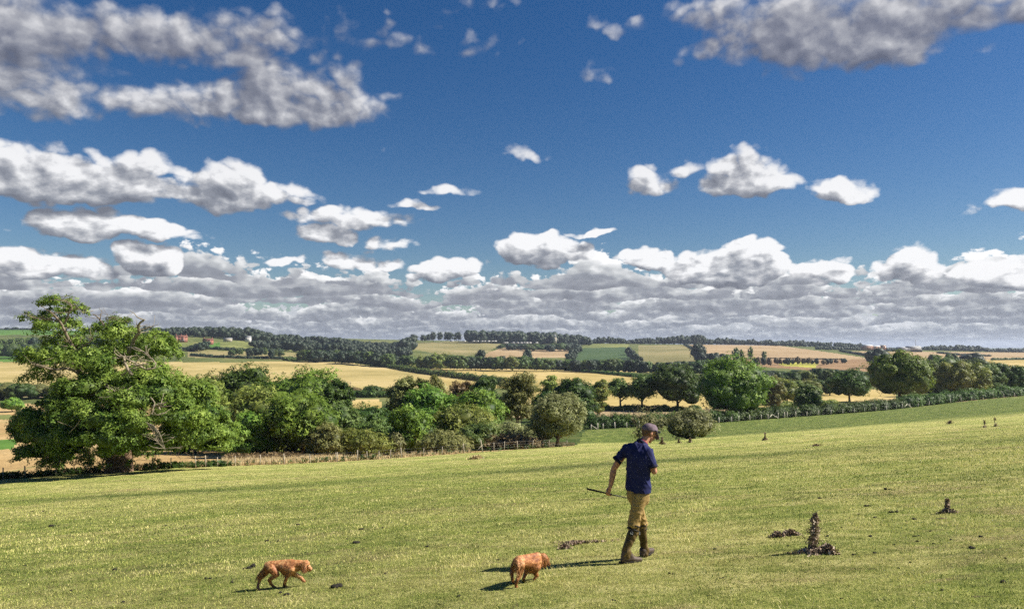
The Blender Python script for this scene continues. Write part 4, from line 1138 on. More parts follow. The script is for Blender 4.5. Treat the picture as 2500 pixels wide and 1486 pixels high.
def fence(label, posts, h, r, mat, nwire, tilt, braces=(), off=0.0, seed=1):
    rng = random.Random(seed)
    pts = [on_ground(p, fy(p, off)) for p in posts]
    root = thing("post_and_wire_fence", label, "fence", pts[0])
    me = post_mesh("fence_post", h, r, mat)
    tops = []
    for i, p in enumerate(pts):
        o = link("post", me, root, p - pts[0])
        o.rotation_euler = (rng.uniform(-tilt, tilt), rng.uniform(-tilt, tilt), rng.uniform(0, 6))
        s = rng.uniform(.86, 1.10)
        if posts[i] in (1178,): s = 1.35; o.rotation_euler = (0, -.16, 0)
        o.scale = (s, s, s)
    for k in range(nwire):
        z = h * (.92 - .28 * k)
        path = []
        for i in range(len(pts) - 1):
            a, b = pts[i] - pts[0], pts[i + 1] - pts[0]
            for q in (0, .5):
                m = a.lerp(b, q)
                path.append((m.x, m.y - r, m.z + z - (.02 if q else 0)))
        e = pts[-1] - pts[0]; path.append((e.x, e.y - r, e.z + z))
        v, f, _ = tube(path, [.006] * len(path), 3, False)
        link("wire", mesh_np("fence_wire", v, f, M_wire), root)
    for (p0, p1) in braces:
        a, b = on_ground(p0, fy(p0, off)) - pts[0], on_ground(p1, fy(p1, off)) - pts[0]
        v, f, _ = tube([(a.x, a.y - .05, a.z + h * .8), (b.x, b.y - .05, b.z + .08)], [r * .6, r * .6], 5)
        link("brace", mesh_np("fence_brace", v, f, mat), root)
    return root

fence("post and wire fence along the brow of the near pasture, left and centre",
      [8, 62, 136, 212, 290, 371, 416, 478, 502, 531, 574, 635, 694, 758, 820, 824, 872, 897, 924, 953, 980, 1033, 1079, 1133, 1178, 1206, 1231, 1263, 1300, 1340, 1384],
      1.05, .055, M_post, 3, .09, [(1178, 1160)], 0.0, 3)
far = [1443, 1459, 1472, 1501, 1530, 1560, 1590, 1620, 1650, 1680, 1705, 1730] + [1650 + z / 2.94 for z in
      (310, 400, 450, 530, 613, 660, 735, 780, 800, 860, 940, 1025, 1113, 1198, 1282, 1355, 1436, 1510, 1583, 1625, 1680, 1738, 1818, 1890, 1970, 2047, 2123, 2205, 2280, 2355, 2430, 2480, 2560, 2640)]
fence("pale post fence with wire along the dark hedge, right half", far, 1.4, .13, M_postpale, 3, .04,
      [(1443, 1458), (1650 + 690 / 2.94, 1650 + 662 / 2.94), (1650 + 692 / 2.94, 1650 + 733 / 2.94), (1650 + 1660 / 2.94, 1650 + 1630 / 2.94), (1650 + 1662 / 2.94, 1650 + 1690 / 2.94)], 0.0, 4)

# tall dry grass on the bank behind the near fence, weeds under the fence, dead bracken
M_straw, N = new_mat("dry_grass")
t_ = N.node('ShaderNodeAttribute', attribute_name='tint').outputs['Fac']
finish(M_straw, N, N.ramp(t_, [(0.0, (.30, .20, .09)), (0.5, (.58, .46, .24)), (1.0, (.78, .68, .44))]), 0.8, translucent=.25)
M_blade, N = new_mat("grass_blades")
t_ = N.node('ShaderNodeAttribute', attribute_name='tint').outputs['Fac']
finish(M_blade, N, N.ramp(t_, [(0.0, (.035, .075, .012)), (0.35, (.20, .27, .045)), (0.70, (.50, .50, .13)), (1.0, (.80, .70, .33))]), 0.7, translucent=.25)

def blades(P, h, w, rng, tint, lean=.35):
    n = len(P)
    a = rng.uniform(0, 2 * np.pi, n); d = np.stack([np.cos(a), np.sin(a), np.zeros(n)], 1)
    la = rng.uniform(0, 2 * np.pi, n); ln = np.stack([np.cos(la), np.sin(la), np.zeros(n)], 1) * (rng.uniform(0, lean, n) * h)[:, None]
    H = np.stack([np.zeros(n), np.zeros(n), h], 1)
    w = w[:, None]
    v = np.stack([P - d * w, P + d * w, P + H * .6 + ln * .4 + d * w * .7, P + H * .6 + ln * .4 - d * w * .7, P + H + ln], 1)
    q = np.arange(n)[:, None] * 5
    return v.reshape(-1, 3), [q + np.array([[0, 1, 2, 3]]), q + np.array([[3, 2, 4]])], np.repeat(tint, 5)

def strip_points(n, px0, px1, d0, d1, rng, clump=0.0):
    px = rng.uniform(px0, px1, n); d = rng.uniform(0, 1, n)
    if clump:
        c = rng.uniform(px0, px1, max(3, int(n / 60)))
        px = np.where(rng.random(n) < clump, c[rng.integers(0, len(c), n)] + rng.normal(0, 2.2, n), px)
    Y = fence_y(px) + np.interp(px, [0, 1400], [1, 1]) * (d0 + (d1 - d0) * d)
    x = (px - CX) / F_PX * Y
    return np.stack([x, Y, height(x, Y) - .03], 1)

rng = np.random.default_rng(77)
P = np.concatenate([strip_points(15000, 548, 840, .6, 17, rng, .3), strip_points(2600, 800, 1150, .6, 7, rng, .8)])
k = np.clip(rng.normal(.55, .22, len(P)), 0, 1)
v, f, t = blades(P, rng.uniform(.2, .75, len(P)) * rng.uniform(.6, 1.1, len(P)), rng.uniform(.02, .045, len(P)), rng, k)
tag(link("dry_grass", mesh_np("dry_grass", v, f, M_straw, False, {'tint': ('POINT', t)})), "tall dry golden grass on the bank behind the near fence", "grass", kind="stuff")
P = np.concatenate([strip_points(3400, -60, 560, -.3, 1.2, rng, .45), strip_points(500, 560, 1420, -.2, .8, rng, .3)])
v, f, t = leaf_cards(P + np.stack([0 * P[:, 0], 0 * P[:, 0], rng.uniform(.05, .55, len(P))], 1), rng.normal(size=(len(P), 3)) + [0, 0, .4], .17, rng, rng.random(len(P)) * .6, 3)
tag(link("weeds", mesh_np("weeds", v, f, LEAF['dark'], False, {'tint': ('POINT', t)})), "dark nettles and weeds growing along the near fence", "weeds", kind="stuff")
P = strip_points(1700, 560, 745, 11, 18, rng, .4)
v, f, t = leaf_cards(P + np.stack([0 * P[:, 0], 0 * P[:, 0], rng.uniform(.05, .7, len(P))], 1), rng.normal(size=(len(P), 3)), .26, rng, rng.random(len(P)), 3)
tag(link("dead_bracken", mesh_np("dead_bracken", v, f, LEAF['brown'], False, {'tint': ('POINT', t)})), "brown dead bracken below the big round tree", "bracken", kind="stuff")

# ---------------------------------------------------------------- short grass of the pasture close to the camera
def grass_carpet():
    rng = np.random.default_rng(8)
    n = 380000
    # more plants close by, fewer far away
    Y = 5.4 * np.exp(rng.uniform(0, math.log(58 / 5.4), n) ** 1.0)
    x = rng.uniform(-.86, .86, n) * Y
    z = height(x, Y)
    patch = np.sin(x * .9 + 1.7 * np.sin(Y * .5)) * np.sin(Y * 1.1 + 1.3 * np.sin(x * .8)) + .6 * np.sin(x * 3.1 + Y * 2.2) * np.sin(Y * 3.7 - x * 1.3)
    px, py = project(x, Y, z)
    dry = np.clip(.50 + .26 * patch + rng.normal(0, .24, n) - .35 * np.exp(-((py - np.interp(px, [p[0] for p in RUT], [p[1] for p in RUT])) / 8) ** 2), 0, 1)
    P = np.stack([x, Y, z - .004], 1)
    s = np.clip(Y / 11, .75, 2.2)
    h = (rng.uniform(.012, .040, n)) * s ** .5 * np.where(patch > .9, 1.6, 1)
    v, f, t = blades(P, h, rng.uniform(.0022, .0052, n) * s, rng, dry, 1.3)
    tag(link("grass", mesh_np("grass", v, f, M_blade, False, {'tint': ('POINT', t)})), "short grazed grass covering the near slope", "grass", kind="stuff")
grass_carpet()
# ---------------------------------------------------------------- houses, farm, caravans, mast, pole
M_brick = plain("red_brick", (.31, .135, .095), 0.9, .15, 1.2, .2, .05)
M_rooftile = plain("red_roof_tiles", (.19, .085, .065), 0.9, .2, 1.0, .3, .05)
M_white = plain("white_paint", (.58, .57, .55), 0.7, .06, 2.0, .1, .02)
M_glass = plain("window_glass", (.04, .05, .06), 0.15, .2, 1.0, 0, .01, .6)
M_slate = plain("grey_roof", (.32, .33, .34), 0.8, .1, .6, .2, .05)
M_paleroof = plain("pale_sheet_roof", (.46, .47, .47), 0.6, .08, .5, .1, .05)
M_pinkwall = plain("pink_brick", (.36, .22, .16), 0.9, .12, .8, .2, .05)
M_cream = plain("cream_render", (.42, .38, .30), 0.9, .1, 1.0, .1, .03)
M_pole = plain("pole_wood", (.12, .09, .07), 0.9, .2, 3.0, .3, .02)
M_steel = plain("grey_steel", (.30, .31, .33), 0.5, .1, 2.0, 0, .01, metallic=.5)

def boxm(cx, cy, cz, sx, sy, sz):
    x, y, z = sx / 2, sy / 2, sz / 2
    v = np.array([(a, b, c) for a in (-x, x) for b in (-y, y) for c in (-z, z)]) + [cx, cy, cz]
    f = np.array([(0, 1, 3, 2), (4, 6, 7, 5), (0, 4, 5, 1), (2, 3, 7, 6), (0, 2, 6, 4), (1, 5, 7, 3)])
    return v, [f], np.zeros(8)

def gable_roof(cx, cy, z0, sx, sy, h, ov=.4, axis='x'):
    """ridge along axis; solid wedge"""
    a, b = sx / 2 + ov, sy / 2 + ov
    if axis == 'x':
        v = [(-a, -b, 0), (a, -b, 0), (a, b, 0), (-a, b, 0), (-a, 0, h), (a, 0, h)]
        q = [(0, 1, 5, 4), (3, 4, 5, 2), (0, 3, 2, 1)]; t = [(0, 4, 3), (1, 2, 5)]
    else:
        v = [(-a, -b, 0), (a, -b, 0), (a, b, 0), (-a, b, 0), (0, -b, h), (0, b, h)]
        q = [(0, 4, 5, 3), (1, 2, 5, 4), (0, 3, 2, 1)]; t = [(0, 1, 4), (2, 3, 5)]
    return np.array(v, float) + [cx, cy, z0], [np.array(q), np.array(t)], np.zeros(6)

def part(name, parts, mat, parent, smooth=False):
    v, f, _ = merge(parts)
    return link(name, mesh_np(name, v, f, mat, smooth), parent)

def window(parent, x, y, z, w, h):
    fr = part("window", [boxm(x, y, z, w, .14, h)], M_white, parent)
    part("pane", [boxm(x - w * .24, y - .085, z, w * .36, .04, h * .78), boxm(x + w * .24, y - .085, z, w * .36, .04, h * .78)], M_glass, fr)

def brick_house(label, px, row, Y, rz, W, eave, D, gables, wins, chim, wing=None):
    g = unproject(px, row, Y); g.z = min(g.z, float(height(g.x, g.y)) + 1.5)
    t = thing("brick_house", label, "house", g, rz)
    walls = [boxm(0, 0, eave / 2 - 1, W, D, eave + 2)]
    for gx, gw in gables:
        walls.append(boxm(gx, -D / 2 - .6, eave / 2 - 1, gw, 1.3, eave + 2))
        walls.append(gable_roof(gx, -D / 2 - .6, eave + .01, gw - .1, 1.2, gw * .48, 0, 'y'))
    part("wall", walls, M_brick, t)
    rf = part("roof", [gable_roof(0, 0, eave + .02, W, D, D * .42, .5, 'x')] + [gable_roof(gx, -D / 2 + 1.6, eave + .25, gw, 4.2, gw * .5, .35, 'y') for gx, gw in gables], M_rooftile, t)
    for cx in chim:
        part("chimney", [boxm(cx, 0, eave + D * .42 + .7, 1.1, 1.0, 2.6)], M_brick, rf)
    for (x, z, w, h, onG) in wins:
        window(t, x, -D / 2 - (1.33 if onG else .06), z, w, h)
    part("door", [boxm(0, -D / 2 - .08, 1.1, 1.1, .12, 2.2)], M_white, t)
    if wing:
        part("wing", [boxm(wing[0], 0, wing[2] / 2 - 1, wing[1], D * .7, wing[2] + 2)], M_brick, t)
        part("wing_roof", [gable_roof(wing[0], 0, wing[2] + .02, wing[1], D * .7, 2.2, .3, 'x')], M_rooftile, t)
    return t

brick_house("large red brick house with two gables and white windows on the left hill", 442, 824.5, 1300, .12, 20, 6.6, 9, [(-6.3, 5.2), (5.6, 6.0)],
            [(-6.3, 1.6, 2.6, 1.7, 1), (-6.3, 4.8, 1.8, 1.5, 1), (5.6, 1.6, 3.2, 1.9, 1), (5.6, 4.8, 2.0, 1.5, 1), (-1.6, 1.6, 2.2, 1.9, 0), (1.8, 4.7, 1.4, 1.4, 0), (-2.0, 4.7, 1.4, 1.4, 0), (9.2, 1.6, 1.0, 1.4, 0)],
            (-8.5, 0, 8.6), (-15.5, 11, 2.6))
brick_house("smaller red brick house with a chimney at each end, lower right one", 508, 830, 1270, -.05, 16, 5.4, 7.5, [(5.0, 4.6)],
            [(5.0, 1.5, 2.0, 1.5, 1), (5.0, 4.2, 1.4, 1.3, 1), (-5.0, 4.0, 1.3, 1.2, 0), (-1.5, 4.0, 1.3, 1.2, 0), (-5.0, 1.5, 1.5, 1.4, 0), (-1.6, 1.5, 1.5, 1.4, 0)],
            (-7.2, 7.2))

def simple_house(name, label, cat, px, row, Y, W, eave, D, wallm, roofm, axis, wins, pitch=.45, rz=0.0, parts=()):
    g = unproject(px, row, Y)
    t = thing(name, label, cat, g, rz)
    part("wall", [boxm(0, 0, eave / 2 - 1.5, W, D, eave + 3)] + ([gable_roof(0, 0, eave + .01, W - .1, D - .1, (W if axis == 'y' else D) * pitch - .1, 0, axis)]), wallm, t)
    part("roof", [gable_roof(0, 0, eave + .12, W, D, (W if axis == 'y' else D) * pitch, .5, axis)], roofm, t)
    for (x, z, w, h) in wins:
        window(t, x, -D / 2 - .08, z, w, h)
    return t
simple_house("white_house", "small white house half hidden by trees right of the brick houses", "house", 606, 831, 1300, 9, 5.0, 6, M_white, M_slate, 'x', [(-2.6, 3.6, 1.4, 1.2), (2.2, 3.6, 1.4, 1.2), (-2.4, 1.3, 1.6, 1.4), (2.4, 1.3, 1.6, 1.4)])
simple_house("outbuilding", "long low outbuilding with pinkish wall between the houses", "building", 556, 830, 1290, 14, 2.4, 4.5, M_cream, M_slate, 'x', [(-3, 1.2, 1.2, 1.0), (3, 1.2, 1.2, 1.0)], .3)
simple_house("gabled_house", "pale house with pointed gable between the woods on the middle skyline", "house", 1355, 836, 1850, 7.5, 13, 10, M_cream, M_slate, 'y', [(0, 10, 2.0, 2.2), (0, 5.5, 3.0, 2.0)], 1.0)
for px, row, W, e, ax, lab in [(2117, 851, 22, 5.5, 'x', "pinkish farm building with white roof, left one on the right skyline"), (2137, 851, 19, 4.0, 'x', "low white-roofed farm building touching the pinkish one"),
                               (2155, 850, 9, 5.5, 'y', "small pale gabled farm building beside a dark tree on the skyline")]:
    simple_house("farm_building", lab, "farm building", px, row, 1600, W, e, 12, M_pinkwall, M_paleroof, ax, [(-W * .22, 2.6, 3.0, 2.2), (W * .22, 2.6, 3.0, 2.2)], .22)
for px, row, W, lab in [(2205, 853, 26, "low grey shed left of the mast"), (2229, 851, 30, "long pale-roofed shed at the foot of the mast")]:
    simple_house("shed", lab, "farm building", px, row, 1620, W, 3.6, 12, M_slate, M_paleroof, 'x', [(0, 1.6, 3, 1.4)], .16)
g = unproject(2236, 850, 1640)
t = thing("radio_mast", "thin steel radio mast rising above the farm sheds", "mast", g)
part("pole", [tube([(0, 0, -8), (0, 0, 10), (0, 0, 19)], [.55, .42, .2], 6)], M_steel, t)
part("antenna", [boxm(0, 0, 17.5, 1.5, 1.5, 1.9), boxm(0, 0, 14, 1.1, 1.1, 1.4)], M_steel, t)
g = on_ground(855, 470)
t = thing("utility_pole", "wooden pole with short crossarm at the foot of the golden field", "pole", g)
top = unproject(855, 932, 470).z - g.z
part("pole", [tube([(0, 0, -.5), (0, 0, top)], [.17, .13], 6)], M_pole, t)
part("crossarm", [boxm(0, 0, top - .5, 1.9, .15, .15)], M_pole, t)

def caravan_meshes():
    v, f, _ = merge([boxm(0, 0, 1.55, 6.2, 2.3, 2.1), gable_roof(0, 0, 2.6, 6.0, 2.1, .22, .02, 'x')])
    a = mesh_np("caravan_body", v, f, M_white)
    v, f, _ = merge([boxm(-1.7, -1.17, 1.8, 1.5, .06, .8), boxm(1.8, -1.17, 1.8, 1.3, .06, .8)])
    b = mesh_np("caravan_window", v, f, M_glass)
    v, f, _ = merge([tube([(0, -1.1, .35), (0, -.85, .35)], [.35, .35], 8), tube([(0, .85, .35), (0, 1.1, .35)], [.35, .35], 8)])
    return a, b, mesh_np("caravan_wheels", v, f, M_glass)
ca, cb, cc = caravan_meshes()
cpx = [1103, 1133, 1156, 1165, 1176, 1183, 1193, 1203, 1209, 1232, 1237, 1252, 1262, 1271, 1279, 1286, 1294, 1310]
rr = random.Random(4)
for i, px in enumerate(cpx):
    row = 834.5 if px < 1215 else 838.5
    Y = 1740 if px < 1215 else 1640
    g = unproject(px, row, Y); g.z = max(g.z, float(height(g.x, g.y)))
    o = thing("caravan", "white caravan, %s from the left of those parked under the flat-topped wood" % ORD[i], "caravan", g, rr.uniform(-.7, .7), "white caravans parked under the woods")
    o.scale = (1.1, 1.1, 1.15)
    link("body", ca, o); link("window", cb, o); link("wheels", cc, o)

# ---------------------------------------------------------------- dead plants and droppings on the pasture
M_dead = plain("dead_stalk", (.16, .11, .08), .95, .35, 20, .4, .01)
M_deadleaf, N = new_mat("dry_curled_leaves")
t_ = N.node('ShaderNodeAttribute', attribute_name='tint').outputs['Fac']
finish(M_deadleaf, N, N.ramp(t_, [(0, (.10, .065, .045)), (.40, (.33, .24, .17)), (1, (.70, .60, .45))]), .95)
M_dung = plain("dark_droppings", (.022, .019, .014), .95, .4, 30, .8, .01)

def dead_plant(name, label, px, row, stalk, spread, n, seed, lean=.1, ymin=6.0, leafs=.045, low=.06, cat="dead plant", mat=None):
    rng = np.random.default_rng(seed)
    g = hit(px, row, ymin)
    root = thing(name, label, cat, g, 0)
    parts = []
    if stalk > 0:
        pth = wiggle((0, 0, -.03), (lean * stalk, 0, stalk), 7, stalk * .02, rng)
        v, f, _ = tube(pth, np.linspace(.014, .005, 7) * max(1, stalk * 1.6), 6)
        link("stem", mesh_np("dead_stem", v, f, M_dead, True), root)
        k = int(n * .6); tz = rng.random(k) ** .9
        wid = (stalk * .062 * (1.1 - tz) + .010 * min(1, stalk * 2)) * (1 + .35 * np.sin(tz * 23 + seed))
        P = np.stack([lean * stalk * tz + rng.normal(0, 1, k) * wid, rng.normal(0, 1, k) * wid, tz * stalk], 1)
        parts.append(leaf_cards(P, rng.normal(size=(k, 3)), leafs * .9, rng, np.clip(rng.beta(1.5, 2.5, k), 0, 1), 3))
    k = int(n * (.4 if stalk > 0 else 1))
    if k:
        arms = rng.uniform(0, 6.28, 6); ai = rng.integers(0, 6, k)
        rr_ = np.abs(rng.normal(0, .5, k)) * spread
        P = np.stack([np.cos(arms[ai]) * rr_ + rng.normal(0, .04, k) * spread, np.sin(arms[ai]) * rr_ * .8 + rng.normal(0, .05, k) * spread, 0 * rr_], 1)
        P[:, 2] = height(P[:, 0] + g.x, P[:, 1] + g.y) - g.z + rng.random(k) * low * np.clip(1.3 - rr_ / spread, .2, 1)
        parts.append(leaf_cards(P, rng.normal(size=(k, 3)) + [0, 0, .5], leafs, rng, np.clip(rng.beta(1.5, 2.5, k), 0, 1), 3))
    v, f, t = merge(parts)
    link("dry_leaves", mesh_np("dry_leaves", v, f, mat or M_deadleaf, False, {'tint': ('POINT', t)}), root)

D = dead_plant
D("dead_thistle", "tall brown dead thistle standing in a ring of withered leaves, right of the man", 1984, 1347, .48, .30, 950, 1, .10, leafs=.027, low=.06)
D("withered_leaves", "thick brown heap of withered leaves at the right foot of the tall dead thistle", 2020, 1350, 0, .13, 420, 2, leafs=.036, low=.10)
D("withered_leaves", "brown tuft of withered leaves, left of a pair beside the tall thistle", 1897, 1310, 0, .10, 260, 3, leafs=.032, low=.06)
D("withered_leaves", "thin brown tuft of withered leaves, right of a pair beside the tall thistle", 1928, 1307, 0, .13, 260, 4, leafs=.030, low=.08)
D("dead_thistle", "small dead thistle with pale curled leaves near the right edge", 2313, 1251, .22, .16, 420, 5, .0, leafs=.030)
D("dead_weeds", "flat patch of dead brown stalks on the grass left of the man's boots", 1420, 1326, 0, .40, 620, 6, leafs=.028, low=.03)
D("dead_weeds", "small brown tuft at the left end of the flat dead patch", 1378, 1338, 0, .10, 240, 7, leafs=.032, low=.05)
D("dead_thistle", "withered brown thistle just right of the man's cap peak", 1616, 1086, .65, .45, 200, 8, .05, 70, .10, .22)
D("dead_thistle", "small withered thistle below the thorn bush, left one of two", 1657, 1083, .40, .35, 120, 9, .0, 70, .09, .18)
D("dead_thistle", "small withered thistle below the thorn bush, right one of two", 1685, 1086, .45, .38, 130, 10, .0, 70, .09, .18)
D("dead_thistle", "dark upright dead thistle alone on the brow of the slope", 1868, 1074, .62, .3, 130, 11, .0, 55, .09, .2)
D("withered_leaves", "dark leaning weed on the shaded upper slope at the right", 2320, 1034, 0, .4, 60, 12, leafs=.10, low=.3, ymin=60)
D("dead_thistle", "small dark upright weed high on the slope, left one of a pair at the right", 2404, 1043, .5, .16, 50, 13, .0, 50, .08, .15)
D("dead_thistle", "small dark upright weed high on the slope, right one of a pair at the right", 2430, 1041, .7, .16, 60, 14, .0, 50, .08, .15)
D("straw_tuft", "tuft of pale straw lying on the brow in front of the leaning fence post", 1162, 1120, 0, .7, 200, 15, leafs=.12, low=.25, ymin=50, mat=M_straw)
D("dead_weeds", "thin dark weeds lying on the lower brow of the slope under the thorn tree", 1992, 1089, 0, .3, 60, 16, leafs=.08, low=.10, ymin=30)

def lump(seed):
    rng = np.random.default_rng(seed)
    v0, f0 = ICO2
    parts = []
    for k in range(4):
        s = rng.uniform(.4, .8); o = rng.normal(0, .38, 3) * [1, 1, .12]
        w = v0 * (1 + .22 * np.sin(v0[:, :1] * 5 + seed + k) * np.sin(v0[:, 1:2] * 6 + k))
        parts.append((w * [s, s, s * .62] + o + [0, 0, s * .35], [f0], np.zeros(len(v0))))
    v, f, _ = merge(parts)
    return mesh_np("dropping", v, f, M_dung, True)
LUMPS = [lump(s) for s in range(4)]
DUNG = [(127,1284,12),(280,1390,14),(325,1285,8),(398,1284,7),(452,1284,8),(482,1284,8),(567,1421,9),(607,1386,19),(685,1446,9),(727,1281,12),(652,1320,11),(680,1320,7),(870,1325,15),(847,1315,7),(882,1292,12),
        (932,1289,8),(1167,1299,7),(1152,1328,8),(1042,1334,9),(510,1412,10),(822,1432,24),(765,1445,9),(244,1294,6),(80,1248,6),(104,1248,6),(1218,1365,9),(990,1281,7),(1262,1275,6),(700,1451,12),
        (2097,1256,8),(2136,1263,9),(2180,1250,12),(2232,1267,10),(2213,1273,6),(2018,1298,6),(2018,1309,8),(2125,1309,9),(2184,1329,7),(2136,1349,9),(2085,1353,8),(2373,1338,13),(2239,1321,10),(2280,1327,7),
        (2235,1308,9),(2322,1317,7),(2223,1372,8),(2055,1287,6),(2169,1195,11),(2002,1216,9),(2194,1386,9),(1953,1278,5),(2120,1235,10),(2395,1310,9),(1925,1332,8),(2272,1296,7),(1640,1400,9),(1745,1340,7),(1320,1270,7),
        (1700,1250,6),(1760,1410,8),(2450,1420,12),(2300,1440,10),(2055,1460,9),(1500,1465,8),(1120,1455,8),(940,1400,8),(60,1380,8),(180,1440,9),(300,1470,10),(2455,1362,8)]
rr = random.Random(9)
for i, (px, row, w) in enumerate(DUNG):
    g = hit(px, row, 5)
    o = link("dropping", LUMPS[i % 4], None, g)
    s = w / F_PX * g.y * .55
    o.scale = (s, s * .9, s * rr.uniform(.8, 1.15)); o.rotation_euler = (0, 0, rr.uniform(0, 6.28))
    tag(o, "small dark animal dropping lying on the grazed slope", "droppings", "dark droppings scattered over the pasture")
g = hit(2299, 1267, 5)
v, f, _ = tube([(-.09, -.02, .012), (0, .005, .016), (.09, .02, .012)], [.008, .01, .006], 5)
tag(link("twig", mesh_np("twig", v, f, M_dead, True), None, g), "short dark twig lying on the grass near the right edge", "twig")

# bare snag and its thorn growth behind the man
def snag():
    rng = np.random.default_rng(31)
    Y = 104.0
    base = on_ground(1562, Y)
    root = thing("dead_thorn_tree", "bare branching thorn rising behind the man's cap", "tree", base)
    def q(px, row, d=0): return np.array(unproject(px, row, Y + d) - base)
    def br(pts, r0, r1, nm, k=0):
        p = pchip(np.arange(len(pts)), np.array(pts), np.linspace(0, len(pts) - 1, len(pts) * 3))
        ps = [tube(p, np.linspace(r0, r1, len(p)), 5)]
        for _ in range(k):
            i = rng.integers(2, len(p)); d = rng.normal(size=3); d[2] = abs(d[2]); d /= np.linalg.norm(d)
            ps.append(tube(wiggle(p[i], p[i] + d * rng.uniform(.4, 1.1), 4, .06, rng), np.linspace(r1, .012, 4), 4))
        v, f, _ = merge(ps); link(nm, mesh_np(nm, v, f, M_limb, True), root)
    br([q(1562, 1075), q(1560, 1060), q(1556, 1045), q(1550, 1025)], .16, .08, "trunk", 3)
    br([q(1556, 1045), q(1545, 1020), q(1548, 1005), q(1560, 995)], .09, .03, "branch", 12)
    br([q(1553, 1030), q(1535, 1020), q(1525, 1012)], .06, .02, "branch", 8)
    br([q(1556, 1040), q(1575, 1015), q(1582, 1000), q(1600, 995)], .07, .02, "branch", 12)
    br([q(1557, 1045), q(1600, 1030), q(1625, 1022), q(1640, 1018)], .06, .02, "branch", 10)
    L = [(*q(px, r, rng.uniform(-1, 1)), w, w, h) for px, r, w, h in [(1568, 1022, 1.5, 1.1), (1590, 1028, 1.6, 1.1), (1610, 1040, 1.3, .9), (1570, 1045, 1.4, 1.1), (1590, 1055, 1.3, .9), (1560, 1062, 1.1, .8), (1625, 1035, 1.0, .6)]]
    v, f, t = crown(np.array(L), 1300, .17, rng, .35, 3, fuzz=.4, cull=False)
    link("crown", mesh_np("thorn_crown", v, f, LEAF['silver'], False, {'tint': ('POINT', t)}), root)
snag()
# ---------------------------------------------------------------- the man and the two dogs
def frame_of(axis):
    a = np.array(axis, float); a /= np.linalg.norm(a)
    u = np.array([0, 0, 1.0]) if abs(a[2]) < .9 else np.array([1.0, 0, 0])
    b = np.cross(u, a); b /= np.linalg.norm(b)
    return a, b, np.cross(a, b)

def capsule(p0, p1, r0, r1, flat=1.0, flat_dir=None, n=14):
    """tapered limb section with round ends; flat squeezes it across flat_dir"""
    p0, p1 = np.array(p0, float), np.array(p1, float)
    L = np.linalg.norm(p1 - p0) + 1e-6
    a, b, c = frame_of(p1 - p0)
    if flat_dir is not None:
        c = np.array(flat_dir, float); c -= (c @ a) * a; c /= np.linalg.norm(c); b = np.cross(c, a)
    rings = []
    for t in np.linspace(-math.pi / 2, 0, 5)[:-1]:
        rings.append((math.sin(t) * r0, math.cos(t) * r0 + 1e-4))
    for s in np.linspace(0, 1, 4):
        rings.append((s * L, r0 + (r1 - r0) * s))
    for t in np.linspace(0, math.pi / 2, 5)[1:]:
        rings.append((L + math.sin(t) * r1, math.cos(t) * r1 + 1e-4))
    ang = np.linspace(0, 2 * math.pi, n, endpoint=False)
    V = np.concatenate([p0 + a * h + r * (np.cos(ang)[:, None] * b + flat * np.sin(ang)[:, None] * c) for h, r in rings])
    F = [(i * n + j, i * n + (j + 1) % n, (i + 1) * n + (j + 1) % n, (i + 1) * n + j) for i in range(len(rings) - 1) for j in range(n)]
    m = len(rings)
    T = [(0, (j + 1) % n, j) for j in range(1, n - 1)] + [((m - 1) * n, (m - 1) * n + j, (m - 1) * n + (j + 1) % n) for j in range(1, n - 1)]
    return V, [np.array(F), np.array(T)], np.zeros(len(V))

def chain(pts, n=14, **kw):
    """pts: list of (point, radius)"""
    return [capsule(pts[i][0], pts[i + 1][0], pts[i][1], pts[i + 1][1], n=n, **kw) for i in range(len(pts) - 1)]

def ellipsoid(c, ax, r):
    """ax: three unit vectors, r: three radii"""
    v0, f0 = ICO2
    V = np.array(c) + sum(v0[:, [i]] * np.array(ax[i], float) * r[i] for i in range(3))
    return V, [f0], np.zeros(len(V))

def ring_loft(rings, n=28):
    """rings: (centre, vec_a, vec_b): ellipse with those half axes; superellipse for a fuller back"""
    ang = np.linspace(0, 2 * math.pi, n, endpoint=False)
    ca, sa = np.cos(ang), np.sin(ang)
    ca = np.sign(ca) * np.abs(ca) ** .85; sa = np.sign(sa) * np.abs(sa) ** .85
    V = [np.array(c) + ca[:, None] * np.array(a) + sa[:, None] * np.array(b) for c, a, b in rings]
    V.append(np.array([rings[0][0]])); V.append(np.array([rings[-1][0]]))
    V = np.concatenate(V); m = len(rings)
    F = [(i * n + j, i * n + (j + 1) % n, (i + 1) * n + (j + 1) % n, (i + 1) * n + j) for i in range(m - 1) for j in range(n)]
    T = [(m * n, (j + 1) % n, j) for j in range(n)] + [(m * n + 1, (m - 1) * n + j, (m - 1) * n + (j + 1) % n) for j in range(n)]
    return V, [np.array(F), np.array(T)], np.zeros(len(V))

